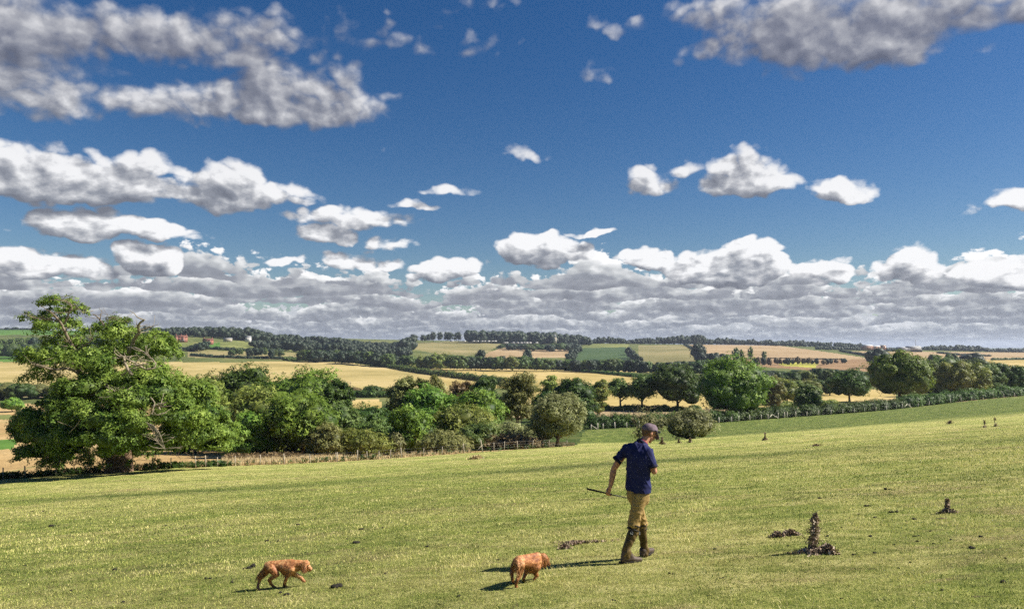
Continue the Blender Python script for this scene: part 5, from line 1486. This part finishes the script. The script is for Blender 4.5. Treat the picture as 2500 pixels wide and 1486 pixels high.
def fuse(name, parts, voxel, mat, parent, smooth=3, disp=None, factor=.5):
    """unite the pieces into one continuous skin"""
    v, f, _ = merge(parts)
    me = mesh_np(name + "_raw", v, f)
    o = bpy.data.objects.new("fuse_work", me)
    COL.objects.link(o)
    m = o.modifiers.new("r", 'REMESH'); m.mode = 'VOXEL'; m.voxel_size = voxel; m.use_smooth_shade = True
    if smooth:
        s = o.modifiers.new("s", 'SMOOTH'); s.iterations = smooth; s.factor = factor
    dg = bpy.context.evaluated_depsgraph_get()
    out = bpy.data.meshes.new_from_object(o.evaluated_get(dg))
    out.name = name
    bpy.data.objects.remove(o); bpy.data.meshes.remove(me)
    n = len(out.vertices)
    co = np.empty(n * 3, np.float32); out.vertices.foreach_get("co", co); co = co.reshape(-1, 3)
    no = np.empty(n * 3, np.float32); out.vertices.foreach_get("normal", no); no = no.reshape(-1, 3)
    if disp is not None:
        co = co + no * disp(co)[:, None]
        out.vertices.foreach_set("co", co.astype(np.float32).ravel())
    out.materials.clear(); out.materials.append(mat)
    out.update()
    ob = link(name, out, parent)
    ob["_"] = 0; del ob["_"]
    return ob, co, no

def cloth(name, col, rough=.85, weave=160, vary=.12, sheen=.0):
    m, N = new_mat(name)
    co = N.node('ShaderNodeTexCoord').outputs['Object']
    a = N.noise(co, 9, 4, .6); b = N.noise(co, weave, 2, .6)
    c = N.mix(N.rng(N.m('ADD', N.m('MULTIPLY', a, .7), N.m('MULTIPLY', b, .3)), .35, .65), tuple(x * (1 - vary * 2) for x in col), tuple(min(1, x * (1 + vary * 2)) for x in col))
    return finish(m, N, c, rough, N.m('ADD', a, N.m('MULTIPLY', b, .25)), .25, .01, .25)

M_skin = cloth("skin", (.47, .235, .145), .55, 40, .10)
M_shirt = cloth("navy_cotton", (.014, .018, .085), .75, 120, .14)
M_collar = cloth("navy_rib", (.012, .013, .035), .8, 150, .1)
M_trouser = cloth("khaki_cotton", (.33, .225, .085), .9, 120, .14)
M_gaiter = cloth("olive_brown_gaiter", (.105, .072, .028), .55, 60, .3)
M_strap = cloth("black_strap", (.012, .012, .012), .5, 80, .1)
M_boot = cloth("brown_grey_boot", (.085, .062, .048), .6, 60, .25)
M_sole = cloth("boot_sole", (.03, .025, .02), .8, 60, .2)
M_cap = cloth("purple_grey_cap", (.155, .115, .140), .9, 70, .22)
M_mark = plain("pale_print", (.42, .44, .42), .6, .05, 5, 0, .01)
M_hair = plain("short_brown_hair", (.17, .095, .05), .9, .3, 120, .6, .004)
M_stickm = plain("black_stick", (.010, .010, .012), .4, .2, 30, .1, .003)

def build_man():
    Y0 = 9.6
    o = hit(1545, 1368.5, 6); o = Vector((o.x, o.y, o.z))
    Y0 = o.y
    k = Y0 / F_PX
    def q(px, py, y=0.0):                       # figure space, y metres beyond the origin
        return np.array(unproject(px, py, Y0 + y) - o)
    hd = math.radians(40)
    Fw, Rt, Up = np.array([math.cos(hd), math.sin(hd), 0]), np.array([math.sin(hd), -math.cos(hd), 0]), np.array([0, 0, 1.0])
    root = thing("person", "man in navy polo shirt, khaki trousers, gaiters and cap walking away with head bowed", "person", o)

    Lsh, Lel, Lwr = q(1531, 1094, .13), q(1498.5, 1144, .17), q(1491.5, 1182, .14)
    Rsh, Rel, Rwr = q(1583, 1103, -.11), q(1597, 1150, -.12), q(1587, 1126, .14)
    Lhip, Rhip = q(1551, 1210, .07), q(1564, 1210, -.07)
    Rkn, Ran = q(1547, 1284, -.08), q(1529.5, 1348, -.12)
    Lkn, Lan = q(1567, 1282, .17), q(1573, 1343, .25)
    neck0, neck1 = q(1564, 1087, .03), q(1580, 1066, .07)
    head = q(1585, 1056, .08)
    # face looks right, away and down
    Hf = np.array([.80, .30, -.52]); Hf /= np.linalg.norm(Hf)
    Hr = np.cross(Hf, Up); Hr /= np.linalg.norm(Hr)          # his right, towards the camera
    Hu = np.cross(Hr, Hf)

    P = []
    P += chain([(neck0, .066), (neck1, .056), (head - Hf * .02, .060)])
    P.append(ellipsoid(head + Hu * .018 - Hf * .012, (Hf, Hr, Hu), (.098, .077, .090)))       # skull
    P.append(ellipsoid(head + Hf * .035 - Hu * .045, (Hf, Hr, Hu), (.062, .058, .066)))       # face
    P += chain([(head + Hf * .045 - Hu * .082, .030), (head + Hf * .075 - Hu * .098, .020)])    # jaw and chin
    P += chain([(head + Hf * .088 - Hu * .008, .011), (head + Hf * .110 - Hu * .042, .013)])    # nose
    P += chain([(head + Hf * .088 - Hu * .066 - Hr * .018, .009), (head + Hf * .088 - Hu * .066 + Hr * .018, .009)])   # lips
    P += chain([(head + Hf * .080 + Hu * .012 - Hr * .03, .011), (head + Hf * .080 + Hu * .012 + Hr * .03, .011)])      # brow
    for s in (-1, 1):                                                                     # ears
        e = head + Hr * .079 * s - Hf * .008 - Hu * .012
        P.append(ellipsoid(e, (Hf, Hr, Hu), (.021, .010, .033)))
    # torso and legs under the clothes
    P += chain([(neck0, .07), (q(1562, 1110, .0), .13), (q(1558, 1160, .0), .115), (q(1557, 1203, .0), .13)], flat=.8, flat_dir=Fw)
    P += chain([(neck0 + Up * -.02, .055), (Lsh, .052)]) + chain([(neck0 + Up * -.02, .055), (Rsh, .052)])
    P += chain([(Lsh, .054), (Lsh * .45 + Lel * .55, .050), (Lel, .040), (Lel * .68 + Lwr * .32, .044), (Lwr, .031)])
    P += chain([(Rsh, .054), (Rsh * .45 + Rel * .55, .050), (Rel, .041), (Rel * .68 + Rwr * .32, .044), (Rwr, .031)])
    P += chain([(Lhip, .085), (Lkn, .048), (Lan, .030)]) + chain([(Rhip, .085), (Rkn, .048), (Ran, .030)])
    # left hand closed round the stick, palm towards the camera side
    S0, S1 = q(1434.5, 1192.7, -.02), q(1546, 1218.5, .34)
    sd = (S1 - S0) / np.linalg.norm(S1 - S0)
    hc = S0 + sd * ((q(1489, 1204, .13) - S0) @ sd)                    # the point of the stick in the fist
    palm = Lwr * .40 + hc * .60 + Fw * -.018
    across = sd
    down = hc - Lwr; down /= np.linalg.norm(down)
    back = np.cross(across, down); back /= np.linalg.norm(back)
    P.append(ellipsoid(palm, (across, down, back), (.040, .052, .019)))
    P += chain([(Lwr, .030), (palm, .024)])
    for i, (off, ln) in enumerate([(-.033, .92), (-.011, 1.0), (.011, .96), (.031, .80)]):    # four fingers curl under the stick
        a = palm + across * off + down * .040 + back * .004
        b = hc + across * off + back * .026 * ln - down * .002
        c = hc + across * off + down * .022 * ln + back * .010
        d = hc + across * off + down * .010 - back * .022 * ln
        P += chain([(a, .0105), (b, .0100), (c, .0092), (d, .0082)], n=10)
    t0 = palm - across * .036 - back * .004                                              # thumb from the side of the palm
    P += chain([(t0, .0135), (t0 + down * .030 - back * .020 - across * .008, .0115), (hc - across * .030 - back * .021 - down * .002, .0100), (hc - across * .004 - back * .022 + down * .004, .0085)], n=10)
    # right hand raised in front of the chest
    rp = Rwr + np.array([-.035, .055, .045])
    ra, rd = np.array([.55, -.1, .83]), (rp - Rwr) / np.linalg.norm(rp - Rwr)
    ra = ra - (ra @ rd) * rd; ra /= np.linalg.norm(ra); rb = np.cross(ra, rd)
    P.append(ellipsoid(rp, (ra, rd, rb), (.040, .052, .018)))
    for off, ln in [(-.031, .82), (-.011, .96), (.011, 1.0), (.032, .93)]:
        a = rp + ra * off + rd * .042
        P += chain([(a, .0105), (a + rd * .030 * ln - rb * .012, .0098), (a + rd * .044 * ln - rb * .034, .009), (a + rd * .032 * ln - rb * .050, .008)], n=10)
    t0 = rp + ra * .036
    P += chain([(t0, .013), (t0 + ra * .016 + rd * .028 - rb * .014, .011), (t0 + rd * .052 - rb * .030, .009)], n=10)
    fuse("body", P, .0072, M_skin, root, 2)

    hp = [ellipsoid(head + Hu * .012 - Hf * .022, (Hf, Hr, Hu), (.097, .0805, .090)), ellipsoid(head - Hf * .055 - Hu * .040, (Hf, Hr, Hu), (.040, .058, .042))]
    fuse("hair", hp, .007, M_hair, root, 1)

    # shirt
    def ridge(x, p=2.2):
        return (1 - np.abs(np.sin(x))) ** p
    def fold(co):
        u = co @ Rt - .04; z = co[:, 2]; w = co @ Fw
        # drapes hanging from the shoulder blades, slanting pulls across the back, rucks above the hem
        d = .0115 * ridge(u * 15 + 1.1 * np.sin(z * 6 + 1) + .9 * (z - 1.2) * u * 20 + w * 5 + .5) * np.clip((z - .98) * 3, 0, 1) * (.6 + .4 * np.sin(u * 17 + z * 5))
        d += .0085 * ridge(u * 26 - z * 6 + 1.4 * np.sin(z * 9 + u * 6) + 2, 3) * np.clip((z - 1.1) * 3, 0, 1)
        d += .0120 * ridge(z * 24 + 3.0 * np.sin(u * 7 + 1.2) + u * 13 + w * 7, 2.5) * np.clip((1.16 - z) * 5, 0, 1) * (.55 + .45 * np.sin(u * 11 + 2))
        d += .006 * ridge(z * 16 + u * 24 + 2 * np.sin(w * 9), 3)
        return d * 1.5 - .008
    def rg(px, py, y, a, b, tilt=0.0):
        return (q(px, py, y), Rt * a + Up * tilt, Fw * b)
    sh = [ring_loft([rg(1559, 1199, 0, .186, .128, -.012), rg(1558.5, 1192, 0, .190, .131, -.010), rg(1558, 1170, 0, .186, .122), rg(1558.5, 1150, -.005, .182, .118), rg(1560, 1128, -.01, .192, .125, -.01),
                     rg(1561, 1108, -.01, .198, .124, -.015), rg(1561.5, 1095, -.005, .178, .108, -.02), rg(1562.5, 1085, .005, .125, .082, -.02), rg(1564, 1078, .015, .075, .066, -.01)], 32)]
    Ls, Rs = Lsh * .42 + Lel * .58, Rsh * .30 + Rel * .70
    Ls = q(1511.5, 1117, .155); Rs = q(1591, 1131, -.125)
    sh += chain([(q(1548, 1092, .07), .070), (Lsh, .070), (Ls * .9 + Lsh * .1, .070)]) + chain([(q(1574, 1095, -.05), .070), (Rsh, .072), (Rs * .92 + Rsh * .08, .073)])
    fuse("shirt", sh, .010, M_shirt, root, 3, fold)
    for s0, s1 in ((Ls, Lel), (Rs, Rel)):                                                 # ribbed cuffs
        d = (s1 - s0) / np.linalg.norm(s1 - s0)
        base = Lsh if s0 is Ls else Rsh
        d = (s0 - base) / np.linalg.norm(s0 - base)
        a, b, c = frame_of(d)
        part("cuff", [ring_loft([(s0 + d * .018, b * .064, c * .064), (s0 + d * .030, b * .0705, c * .0705), (s0 + d * .050, b * .0712, c * .0712), (s0 + d * .054, b * .066, c * .066)], 20)], M_collar, root, True)
    nd = (neck1 - neck0) / np.linalg.norm(neck1 - neck0)
    a, b, c = frame_of(nd)
    nb = neck0 + nd * .022
    part("collar", [ring_loft([(nb, b * .080, c * .080), (nb + nd * .012, b * .083, c * .083), (nb + nd * .034, b * .076, c * .076), (nb + nd * .038, b * .068, c * .068)], 24)], M_collar, root, True)
    part("neckband", [ring_loft([(nb + nd * .030, b * .073, c * .073), (nb + nd * .046, b * .070, c * .070), (nb + nd * .048, b * .060, c * .060)], 24)], plain("maroon_band", (.22, .03, .06), .8), root, True)

    # trousers
    def creases(co):
        z = co[:, 2]; u = co @ Rt; w = co @ Fw
        low = np.clip((.80 - z) * 3.2, .35, 1)
        d = .0125 * low * ridge(z * 30 + 1.8 * np.sin(w * 13 + z * 9) + u * 21 + 1.5 * np.sin(u * 17), 2.2) * (.55 + .45 * np.sin(w * 15 + z * 21 + 1))
        d += .009 * low * ridge(z * 21 - w * 24 + 2.2 * np.sin(z * 14 + u * 9), 2.8)
        return d * 1.45 - .008
    tb = chain([(q(1558, 1206, 0), .118), (q(1557.5, 1200, 0), .116)]) + [ring_loft([rg(1558, 1190, 0, .165, .110), rg(1558, 1205, 0, .172, .120), rg(1558, 1219, 0, .165, .118), rg(1559, 1229, 0, .13, .10)], 28)]
    tb += chain([(Rhip + Up * -.02, .102), (Rhip * .5 + Rkn * .5 + Up * .03, .092), (Rkn + Up * .05, .082), (Rkn + Up * .012, .084)])
    tb += chain([(Lhip + Up * -.02, .100), (Lhip * .5 + Lkn * .5, .088), (Lkn + Up * .05, .074), (Lkn + Up * .01, .072)])
    fuse("trousers", tb, .011, M_trouser, root, 3, creases)
    pk = q(1548.5, 1206, -.13)
    part("pocket_flap", [capsule(q(1545.5, 1203.5, -.105), q(1551, 1208, -.122), .006, .006, n=8)], cloth("pocket_seam", (.20, .13, .05)), root, True)

    # gaiters, straps, boots
    def wr(co):
        z = co[:, 2]
        return .007 * np.sin(z * 55 + 4 * np.sin(co[:, 0] * 22) + co[:, 1] * 25) * np.clip((.30 - z) * 5, .35, 1)
    for kn, an, rk in ((Rkn, Ran, .080), (Lkn, Lan, .070)):
        top = kn + Up * .02
        mid = kn * .5 + an * .5
        gt = chain([(top, rk * .93), (kn - Up * .06, rk * .92), (mid, .062 if rk > .075 else .056), (an + Up * .06, .052), (an + Up * .0, .064), (an - Up * .022, .066)])
        fuse("gaiter", gt, .010, M_gaiter, root, 3, wr)
        a, b, c = frame_of(kn - an)
        for zz, rr_ in ((.018, rk * 1.03), (-.040, rk * 1.0)):
            ce = kn + (kn - an) / np.linalg.norm(kn - an) * zz
            part("strap", [ring_loft([(ce - a * .008, b * rr_ * .97, c * rr_ * .97), (ce - a * .006, b * rr_, c * rr_), (ce + a * .006, b * rr_, c * rr_), (ce + a * .008, b * rr_ * .97, c * rr_ * .97)], 20)], M_strap, root, True)
    # knee pads worn at the back with a small pale print
    for c0, r in ((q(1541, 1301, -.155), .040), (q(1559.5, 1301, .075), .026)):
        n = np.array([0, -1, 0.0])
        kp, _, _ = fuse("knee_pad", [ellipsoid(c0, (np.array([1, 0, 0]), Up, n), (r, r * 1.15, .018))], .006, M_strap, root, 1)
        w = chain([(c0 + [-.014, -.019, .016], .0028), (c0 + [-.010, -.0195, -.012], .0028)], n=6) + \
            chain([(c0 + [.014, -.0185, .012], .0028), (c0 + [.004, -.0195, .008], .0028), (c0 + [.003, -.0195, -.006], .0028), (c0 + [.013, -.0185, -.012], .0028)], n=6)
        v, f, _ = merge(w)
        link("print", mesh_np("print", v, f, M_mark, True), kp)
    loop = [q(1524, 1300, -.14), q(1519, 1303, -.15), q(1517, 1311, -.15), q(1521, 1316, -.14), q(1524, 1308, -.14)]
    part("lace", [tube(loop, [.003] * 5, 5)], M_strap, root, True)

    for an, d, lift, nm in ((Ran, np.array([.965, .26, .012]), 0, 0), (Lan, np.array([.70, .70, .13]), 0, 1)):
        d = d / np.linalg.norm(d)
        gz = float(height(o.x + an[0], o.y + an[1])) - o.z
        sid = np.cross(d, Up); sid /= np.linalg.norm(sid); up2 = np.cross(sid, d)
        heel = np.array([an[0], an[1], gz + .045]) - d * .045
        ball = heel + d * .175; toe = heel + d * .235
        bt = chain([(an + Up * .03, .052), (heel + up2 * .045 + d * .02, .052)])
        bt += chain([(heel + up2 * .004, .042), (heel + d * .09 + up2 * .012, .044), (ball - up2 * .006, .042), (toe - up2 * .012, .033)], flat=.92, flat_dir=up2)
        bt += chain([(an + d * .015, .045), (heel + d * .12 + up2 * .018, .040)])
        bo, _, _ = fuse("boot", bt, .008, M_boot, root, 2)
        base = -up2 * .036
        sl = [ring_loft([(heel + d * .095 + base + up2 * h, d * (.162 + e), sid * (.043 + e)) for h, e in ((-.006, -.004), (-.004, 0), (.014, 0), (.018, -.004))], 24)]
        v, f, _ = merge(sl); link("sole", mesh_np("sole", v, f, M_sole, True), bo)

    # cap
    cu = Hu * .93 - Hf * .36; cu /= np.linalg.norm(cu)      # crown axis, tipped back
    cf = np.cross(cu, Hr); cf = cf if cf @ Hf > 0 else -cf
    cc = head + Hu * .030 - Hf * .006
    v0, f0 = ICO2[0], ICO2[1]
    dome = [ring_loft([(cc + cu * h - cf * .004, cf * (.108 * s), Hr * (.089 * s)) for h, s in ((-.004, .975), (.0, 1.0), (.022, 1.0), (.045, .95), (.066, .84), (.082, .66), (.092, .42), (.096, .12))], 28)]
    cp, _, _ = fuse("cap", dome, .006, M_cap, root, 2, lambda co: .002 * np.sin(co[:, 0] * 60) * np.sin(co[:, 2] * 50))
    tip = q(1611, 1070, .14)
    b0 = cc + cf * .092 - cu * .0
    bd = tip - b0; bl = np.linalg.norm(bd); bd /= bl
    bs = np.cross(bd, cu); bs /= np.linalg.norm(bs); bu = np.cross(bs, bd)
    if bu @ cu < 0: bu = -bu
    V, n1_, n2_ = [], 9, 7
    for i in range(n1_):
        s = i / (n1_ - 1)
        wdt = .076 * math.sqrt(max(0.02, 1 - (s * .94) ** 2.6))
        for j in range(n2_):
            e = -1 + 2 * j / (n2_ - 1)
            V.append(b0 + bd * (bl * s * (1 - .18 * e * e * (1 - s)) - .022 * (1 - s) * e * e * 2) + bs * wdt * e - bu * (.020 * e * e + .018 * s * s))
    V = np.array(V); V2 = V - bu * .004
    F = [(i * n2_ + j, i * n2_ + j + 1, (i + 1) * n2_ + j + 1, (i + 1) * n2_ + j) for i in range(n1_ - 1) for j in range(n2_ - 1)]
    K = len(V); F2 = [tuple(K + x for x in f[::-1]) for f in F]
    rim = [i * n2_ for i in range(n1_)] + [(n1_ - 1) * n2_ + j for j in range(1, n2_)] + [i * n2_ + n2_ - 1 for i in range(n1_ - 2, -1, -1)]
    F3 = [(rim[i], rim[i + 1], K + rim[i + 1], K + rim[i]) for i in range(len(rim) - 1)]
    link("peak", mesh_np("peak", np.concatenate([V, V2]), np.array(F + F2 + F3), M_cap, True), cp)
    part("cap_button", [ellipsoid(cc + cu * .098, (cf, Hr, cu), (.009, .009, .005))], M_cap, root, True)
    # sunglasses pushed onto the peak
    gl = b0 + bd * .028 + bu * .016
    gparts = []
    for s in (-1, 1):
        gparts.append(ellipsoid(gl + bs * .032 * s + bu * .008, (bs, bu, bd), (.030, .021, .006)))
        gparts += chain([(gl + bs * .060 * s + bu * .010, .0035), (cc + Hr * (.093 * (1 if (bs * s) @ Hr > 0 else -1)) + cf * .02 + cu * .018, .003)], n=6)
    gparts += chain([(gl - bs * .01 + bu * .01, .003), (gl + bs * .01 + bu * .01, .003)], n=6)
    part("sunglasses", gparts, plain("black_glasses", (.008, .008, .009), .15, .1, 5, 0, .01, .6), root, True)

    st = bpy.data.objects.new("walking_stick", None)
    v, f, _ = merge([tube([S0, S0 + sd * .30], [.0125, .0115], 8), tube([S0 + sd * .30, S1], [.0085, .005], 8), ellipsoid(S0, (sd, np.cross(sd, Up), Up), (.017, .015, .015))])
    so = link("stick", mesh_np("stick", v, f, M_stickm, True), None, o)
    tag(so, "thin black stick held low in the man's left hand", "stick")

M_fur, N = new_mat("red_fur")
co = N.node('ShaderNodeTexCoord').outputs['Object']
nz = N.noise(N.vm('MULTIPLY', co, (1, 1, 1.6)), 22, 4, .65, .8); nz2 = N.noise(co, 7, 3, .5)
finish(M_fur, N, N.ramp(N.m('ADD', N.m('MULTIPLY', nz, .6), N.m('MULTIPLY', nz2, .4)), [(.36, (.15, .045, .018)), (.5, (.36, .145, .052)), (.64, (.68, .39, .17))]), .55, nz, .5, .015, .35)
M_hairs, N = new_mat("red_hairs")
t_ = N.node('ShaderNodeAttribute', attribute_name='tint').outputs['Fac']
finish(M_hairs, N, N.ramp(t_, [(0, (.12, .036, .014)), (.45, (.38, .155, .055)), (1, (.80, .50, .23))]), .5, translucent=.15)
M_nose = plain("dark_nose", (.02, .014, .012), .4, .1, 20, 0, .01)

def coat(root, co, no, rng, n, length, back, keep=None):
    k = rng.integers(0, len(co), n); p, nn = co[k], no[k]
    if keep is not None:
        m = keep(p); p, nn = p[m], nn[m]
    d = nn * .35 + np.array(back) + rng.normal(0, .28, p.shape) + np.array([0, 0, -.35])
    d /= np.linalg.norm(d, axis=1, keepdims=True)
    s = np.cross(d, nn + 1e-3); s /= np.linalg.norm(s, axis=1, keepdims=True) + 1e-9
    L = length * rng.uniform(.5, 1.3, len(p))[:, None]; w = .0015
    p = p - nn * .003
    v = np.stack([p - s * w, p + s * w, p + d * L * .6 + s * w * .7 - nn * 0, p + d * L + np.array([0, 0, -.15]) * L], 1).reshape(-1, 3)
    return v, [np.arange(len(p) * 4).reshape(-1, 4)], np.repeat(np.clip(.42 + nn[:, 2] * .25 + rng.normal(0, .22, len(p)), 0, 1), 4)

def feather(path, w, L, rng, n):
    """long hanging hairs along a path"""
    path = np.array(path); t = rng.random(n) * (len(path) - 1); i = np.minimum(t.astype(int), len(path) - 2); f = (t - i)[:, None]
    p = path[i] * (1 - f) + path[i + 1] * f + rng.normal(0, w, (n, 3))
    d = np.array([-.35, -.05, -1]) + rng.normal(0, .3, (n, 3)); d /= np.linalg.norm(d, axis=1, keepdims=True)
    s = np.cross(d, rng.normal(size=(n, 3))); s /= np.linalg.norm(s, axis=1, keepdims=True)
    l = (L * rng.uniform(.4, 1.2, n))[:, None]
    v = np.stack([p - s * .0018, p + s * .0018, p + d * l * .6 + s * .0016, p + d * l], 1).reshape(-1, 3)
    return v, [np.arange(n * 4).reshape(-1, 4)], np.repeat(np.clip(rng.normal(.6, .2, n), 0, 1), 4)

def build_dog(label, Yb, J, seed, back, feathers, ears, paws, eye, nose, toward):
    o = hit(*paws[0], 6)
    rng = np.random.default_rng(seed)
    def q(px, py, y=0.0): return np.array(unproject(px, py, Yb + y) - o)
    root = thing("dog", label, "dog", o)
    P = []
    for ch in J:
        P += chain([(q(*c[:3]), c[3]) for c in ch], n=12)
    b, co, no = fuse("body", P, .0065, M_fur, root, 3)
    parts = [coat(root, co, no, rng, 16000, .014, back)]
    for path, w, L, n in feathers:
        parts.append(feather([q(*c) for c in path], w, L, rng, n))
    v, f, t = merge(parts)
    link("coat", mesh_np("coat", v, f, M_hairs, False, {'tint': ('POINT', t)}), root)
    for e0, e1, out in ears:
        a0, a1 = q(*e0), q(*e1)
        ev, eco, eno = fuse("ear", [capsule(a0, a1, .018, .034, flat=.32, flat_dir=out, n=12)], .005, M_fur, root, 2)
        pv = [coat(root, eco, eno, rng, 700, .03, (0, 0, -1)), feather([a0, a1], .016, .04, rng, 160)]
        v, f, t = merge(pv)
        link("ear_hair", mesh_np("ear_hair", v, f, M_hairs, False, {'tint': ('POINT', t)}), ev)
    part("nose", [ellipsoid(q(*nose), (np.eye(3)), (.011, .011, .009))], M_nose, root, True)
    for e in eye:
        part("eye", [ellipsoid(q(*e), (np.eye(3)), (.0065, .0065, .0065))], M_nose, root, True)

def dogs():
    Y1 = (hit(629, 1440, 6).y + hit(695, 1431, 6).y) / 2
    r1, r2, f1 = hit(630, 1440, 6).y - Y1, hit(671, 1433, 6).y - Y1, hit(696, 1431, 6).y - Y1
    J = [
     [(656, 1380, 0, .056), (666, 1379, 0, .062), (682, 1379, 0, .062), (696, 1382, 0, .080), (708, 1384, 0, .088), (714, 1380, .0, .076)],      # trunk
     [(700, 1389, 0, .072), (712, 1390, 0, .070)],                                                                                        # deep chest
     [(712, 1372, 0, .045), (658, 1377, 0, .045)],                                                                                        # back line
     [(714, 1378, 0, .070), (726, 1376, 0, .056), (738, 1376, 0, .050)], [(716, 1386, 0, .055), (736, 1382, 0, .042)],                       # neck
     [(740, 1376, 0, .050), (747, 1375, 0, .048)], [(747, 1377, 0, .040), (754, 1384, 0, .030), (759, 1388, 0, .022)], [(749, 1384, 0, .028), (757, 1391, 0, .016)],
     [(655, 1377, 0, .022), (648, 1384, 0, .018), (640, 1394, 0, .016), (631, 1405, 0, .012), (628, 1411, 0, .007)],                        # tail
     [(663, 1386, -.045, .058), (672, 1396, -.055, .044), (678, 1402, -.06, .026), (668, 1408, -.06, .024), (658, 1414, -.055, .020), (663, 1425, (r2 - .05) * .6, .015), (669, 1431.5, r2, .016), (674, 1433, r2, .014)],
     [(656, 1386, .035, .054), (649, 1397, .04, .040), (644, 1404, .04, .026), (636, 1412, .03, .021), (631, 1424, .02, .016), (630, 1437, r1, .016), (635, 1440, r1, .015)],
     [(711, 1388, -.04, .056), (706, 1399, -.045, .032), (700, 1409, -.045, .022), (696, 1421, -.03, .018), (694.5, 1429, f1, .017), (700, 1431, f1, .014)],
     [(713, 1390, .04, .052), (717, 1400, .045, .034), (727, 1404, .05, .025), (735, 1408, .05, .020), (740, 1415, .05, .020), (744, 1418, .05, .014)]]
    fe = [([(655, 1378), (640, 1395), (629, 1410)], .012, .07, 520), ([(690, 1401), (715, 1400)], .02, .035, 260), ([(706, 1400, -.05), (697, 1424, -.03)], .006, .02, 90),
          ([(668, 1400, -.08), (655, 1412, -.06)], .010, .022, 130), ([(650, 1395, .03), (634, 1415, .02)], .010, .025, 160), ([(716, 1385), (738, 1386)], .02, .035, 220)]
    fe = [([(c + (0.0,)) if len(c) == 2 else c for c in p], w, L, n) for p, w, L, n in fe]
    build_dog("red-brown spaniel walking right with lowered head, the left one of the two dogs", Y1, J, 3, (-1.0, 0, -.1), fe,
              [((744, 1372, -.045), (743, 1388, -.055), (0, -1, 0)), ((745, 1372, .045), (745, 1387, .055), (0, 1, 0))],
              [(629, 1440)], [(753, 1379, -.030), (753, 1379, .030)], (761.5, 1388, 0), None)

    Y2 = hit(1260, 1433, 6).y
    a1, a2 = hit(1253, 1424, 6).y - Y2, hit(1279, 1420, 6).y - Y2
    J = [
     [(1265, 1371, .03, .066), (1274, 1370, .09, .070), (1287, 1371, .19, .078), (1299, 1372, .28, .094), (1307, 1368, .33, .084)],
     [(1266, 1366, .03, .050), (1300, 1360, .26, .052), (1312, 1357, .34, .050)],
     [(1296, 1382, .27, .080), (1306, 1380, .32, .078)],
     [(1309, 1363, .34, .068), (1317, 1360, .39, .050), (1325, 1359, .41, .046)],
     [(1326, 1359, .41, .050), (1330, 1364, .41, .045), (1331, 1374, .41, .029), (1330, 1381, .41, .021)],
     [(1265, 1365, .0, .020), (1264, 1374, -.06, .018), (1266, 1385, -.08, .015), (1268, 1396, -.07, .010), (1269, 1402, -.06, .006)],
     [(1258, 1378, .08, .052), (1252, 1390, .09, .036), (1249, 1399, .06, .024), (1251, 1410, .03, .019), (1253, 1420, a1, .016), (1256, 1423, a1, .014)],
     [(1271, 1378, -.02, .056), (1271, 1391, .0, .040), (1270, 1402, .01, .026), (1263, 1413, -.03, .021), (1260, 1424, -.01, .017), (1260, 1431, .0, .017), (1263, 1432.5, .0, .015)],
     [(1290, 1384, .34, .044), (1283, 1399, .34, .026), (1279, 1410, a2 * .9, .018), (1278, 1417, a2, .016), (1282, 1420, a2, .014)],
     [(1308, 1383, .26, .056), (1306, 1393, .27, .038), (1309, 1400, .28, .026), (1312, 1404, .29, .019), (1307, 1409, .28, .017), (1304, 1412, .28, .014)]]
    fe = [([(1265, 1366, -.01), (1265, 1380, -.07), (1268, 1398, -.07)], .014, .07, 520), ([(1272, 1385, -.03), (1263, 1415, -.03)], .010, .028, 150), ([(1250, 1395, .06), (1252, 1410, .05)], .008, .022, 90),
          ([(1288, 1394, .22), (1303, 1393, .26)], .016, .025, 160), ([(1305, 1392, .26), (1311, 1402, .28)], .01, .035, 160), ([(1320, 1353, .40), (1333, 1358, .45)], .012, .03, 240)]
    build_dog("red spaniel seen from behind with head turned down, the one nearer the man", Y2, J, 5, (-.6, -.7, -.1), fe,
              [((1323, 1355, .355), (1321, 1374, .345), (-.5, -.8, 0)), ((1334, 1356, .44), (1338, 1370, .44), (.8, .3, 0))],
              [(1260, 1433)], [(1334, 1366, .375)], (1330, 1384, .405), None)

build_man()
dogs()
# ---------------------------------------------------------------- the air over the valley
def haze():
    v, f, _ = boxm(0, 7900, 3, 20000, 16400, 186)
    me = mesh_np("haze", v, f)
    m = bpy.data.materials.new("haze_air"); m.use_nodes = True
    t = m.node_tree; t.nodes.clear()
    pv = t.nodes.new('ShaderNodeVolumePrincipled')
    pv.inputs['Color'].default_value = (.70, .80, 1.0, 1)
    pv.inputs['Density'].default_value = 0.00006
    pv.inputs['Anisotropy'].default_value = 0.2
    out = t.nodes.new('ShaderNodeOutputMaterial')
    t.links.new(pv.outputs[0], out.inputs['Volume'])
    me.materials.append(m)
    o = link("haze", me)
    tag(o, kind="stuff")
    m.cycles.homogeneous_volume = True
haze()
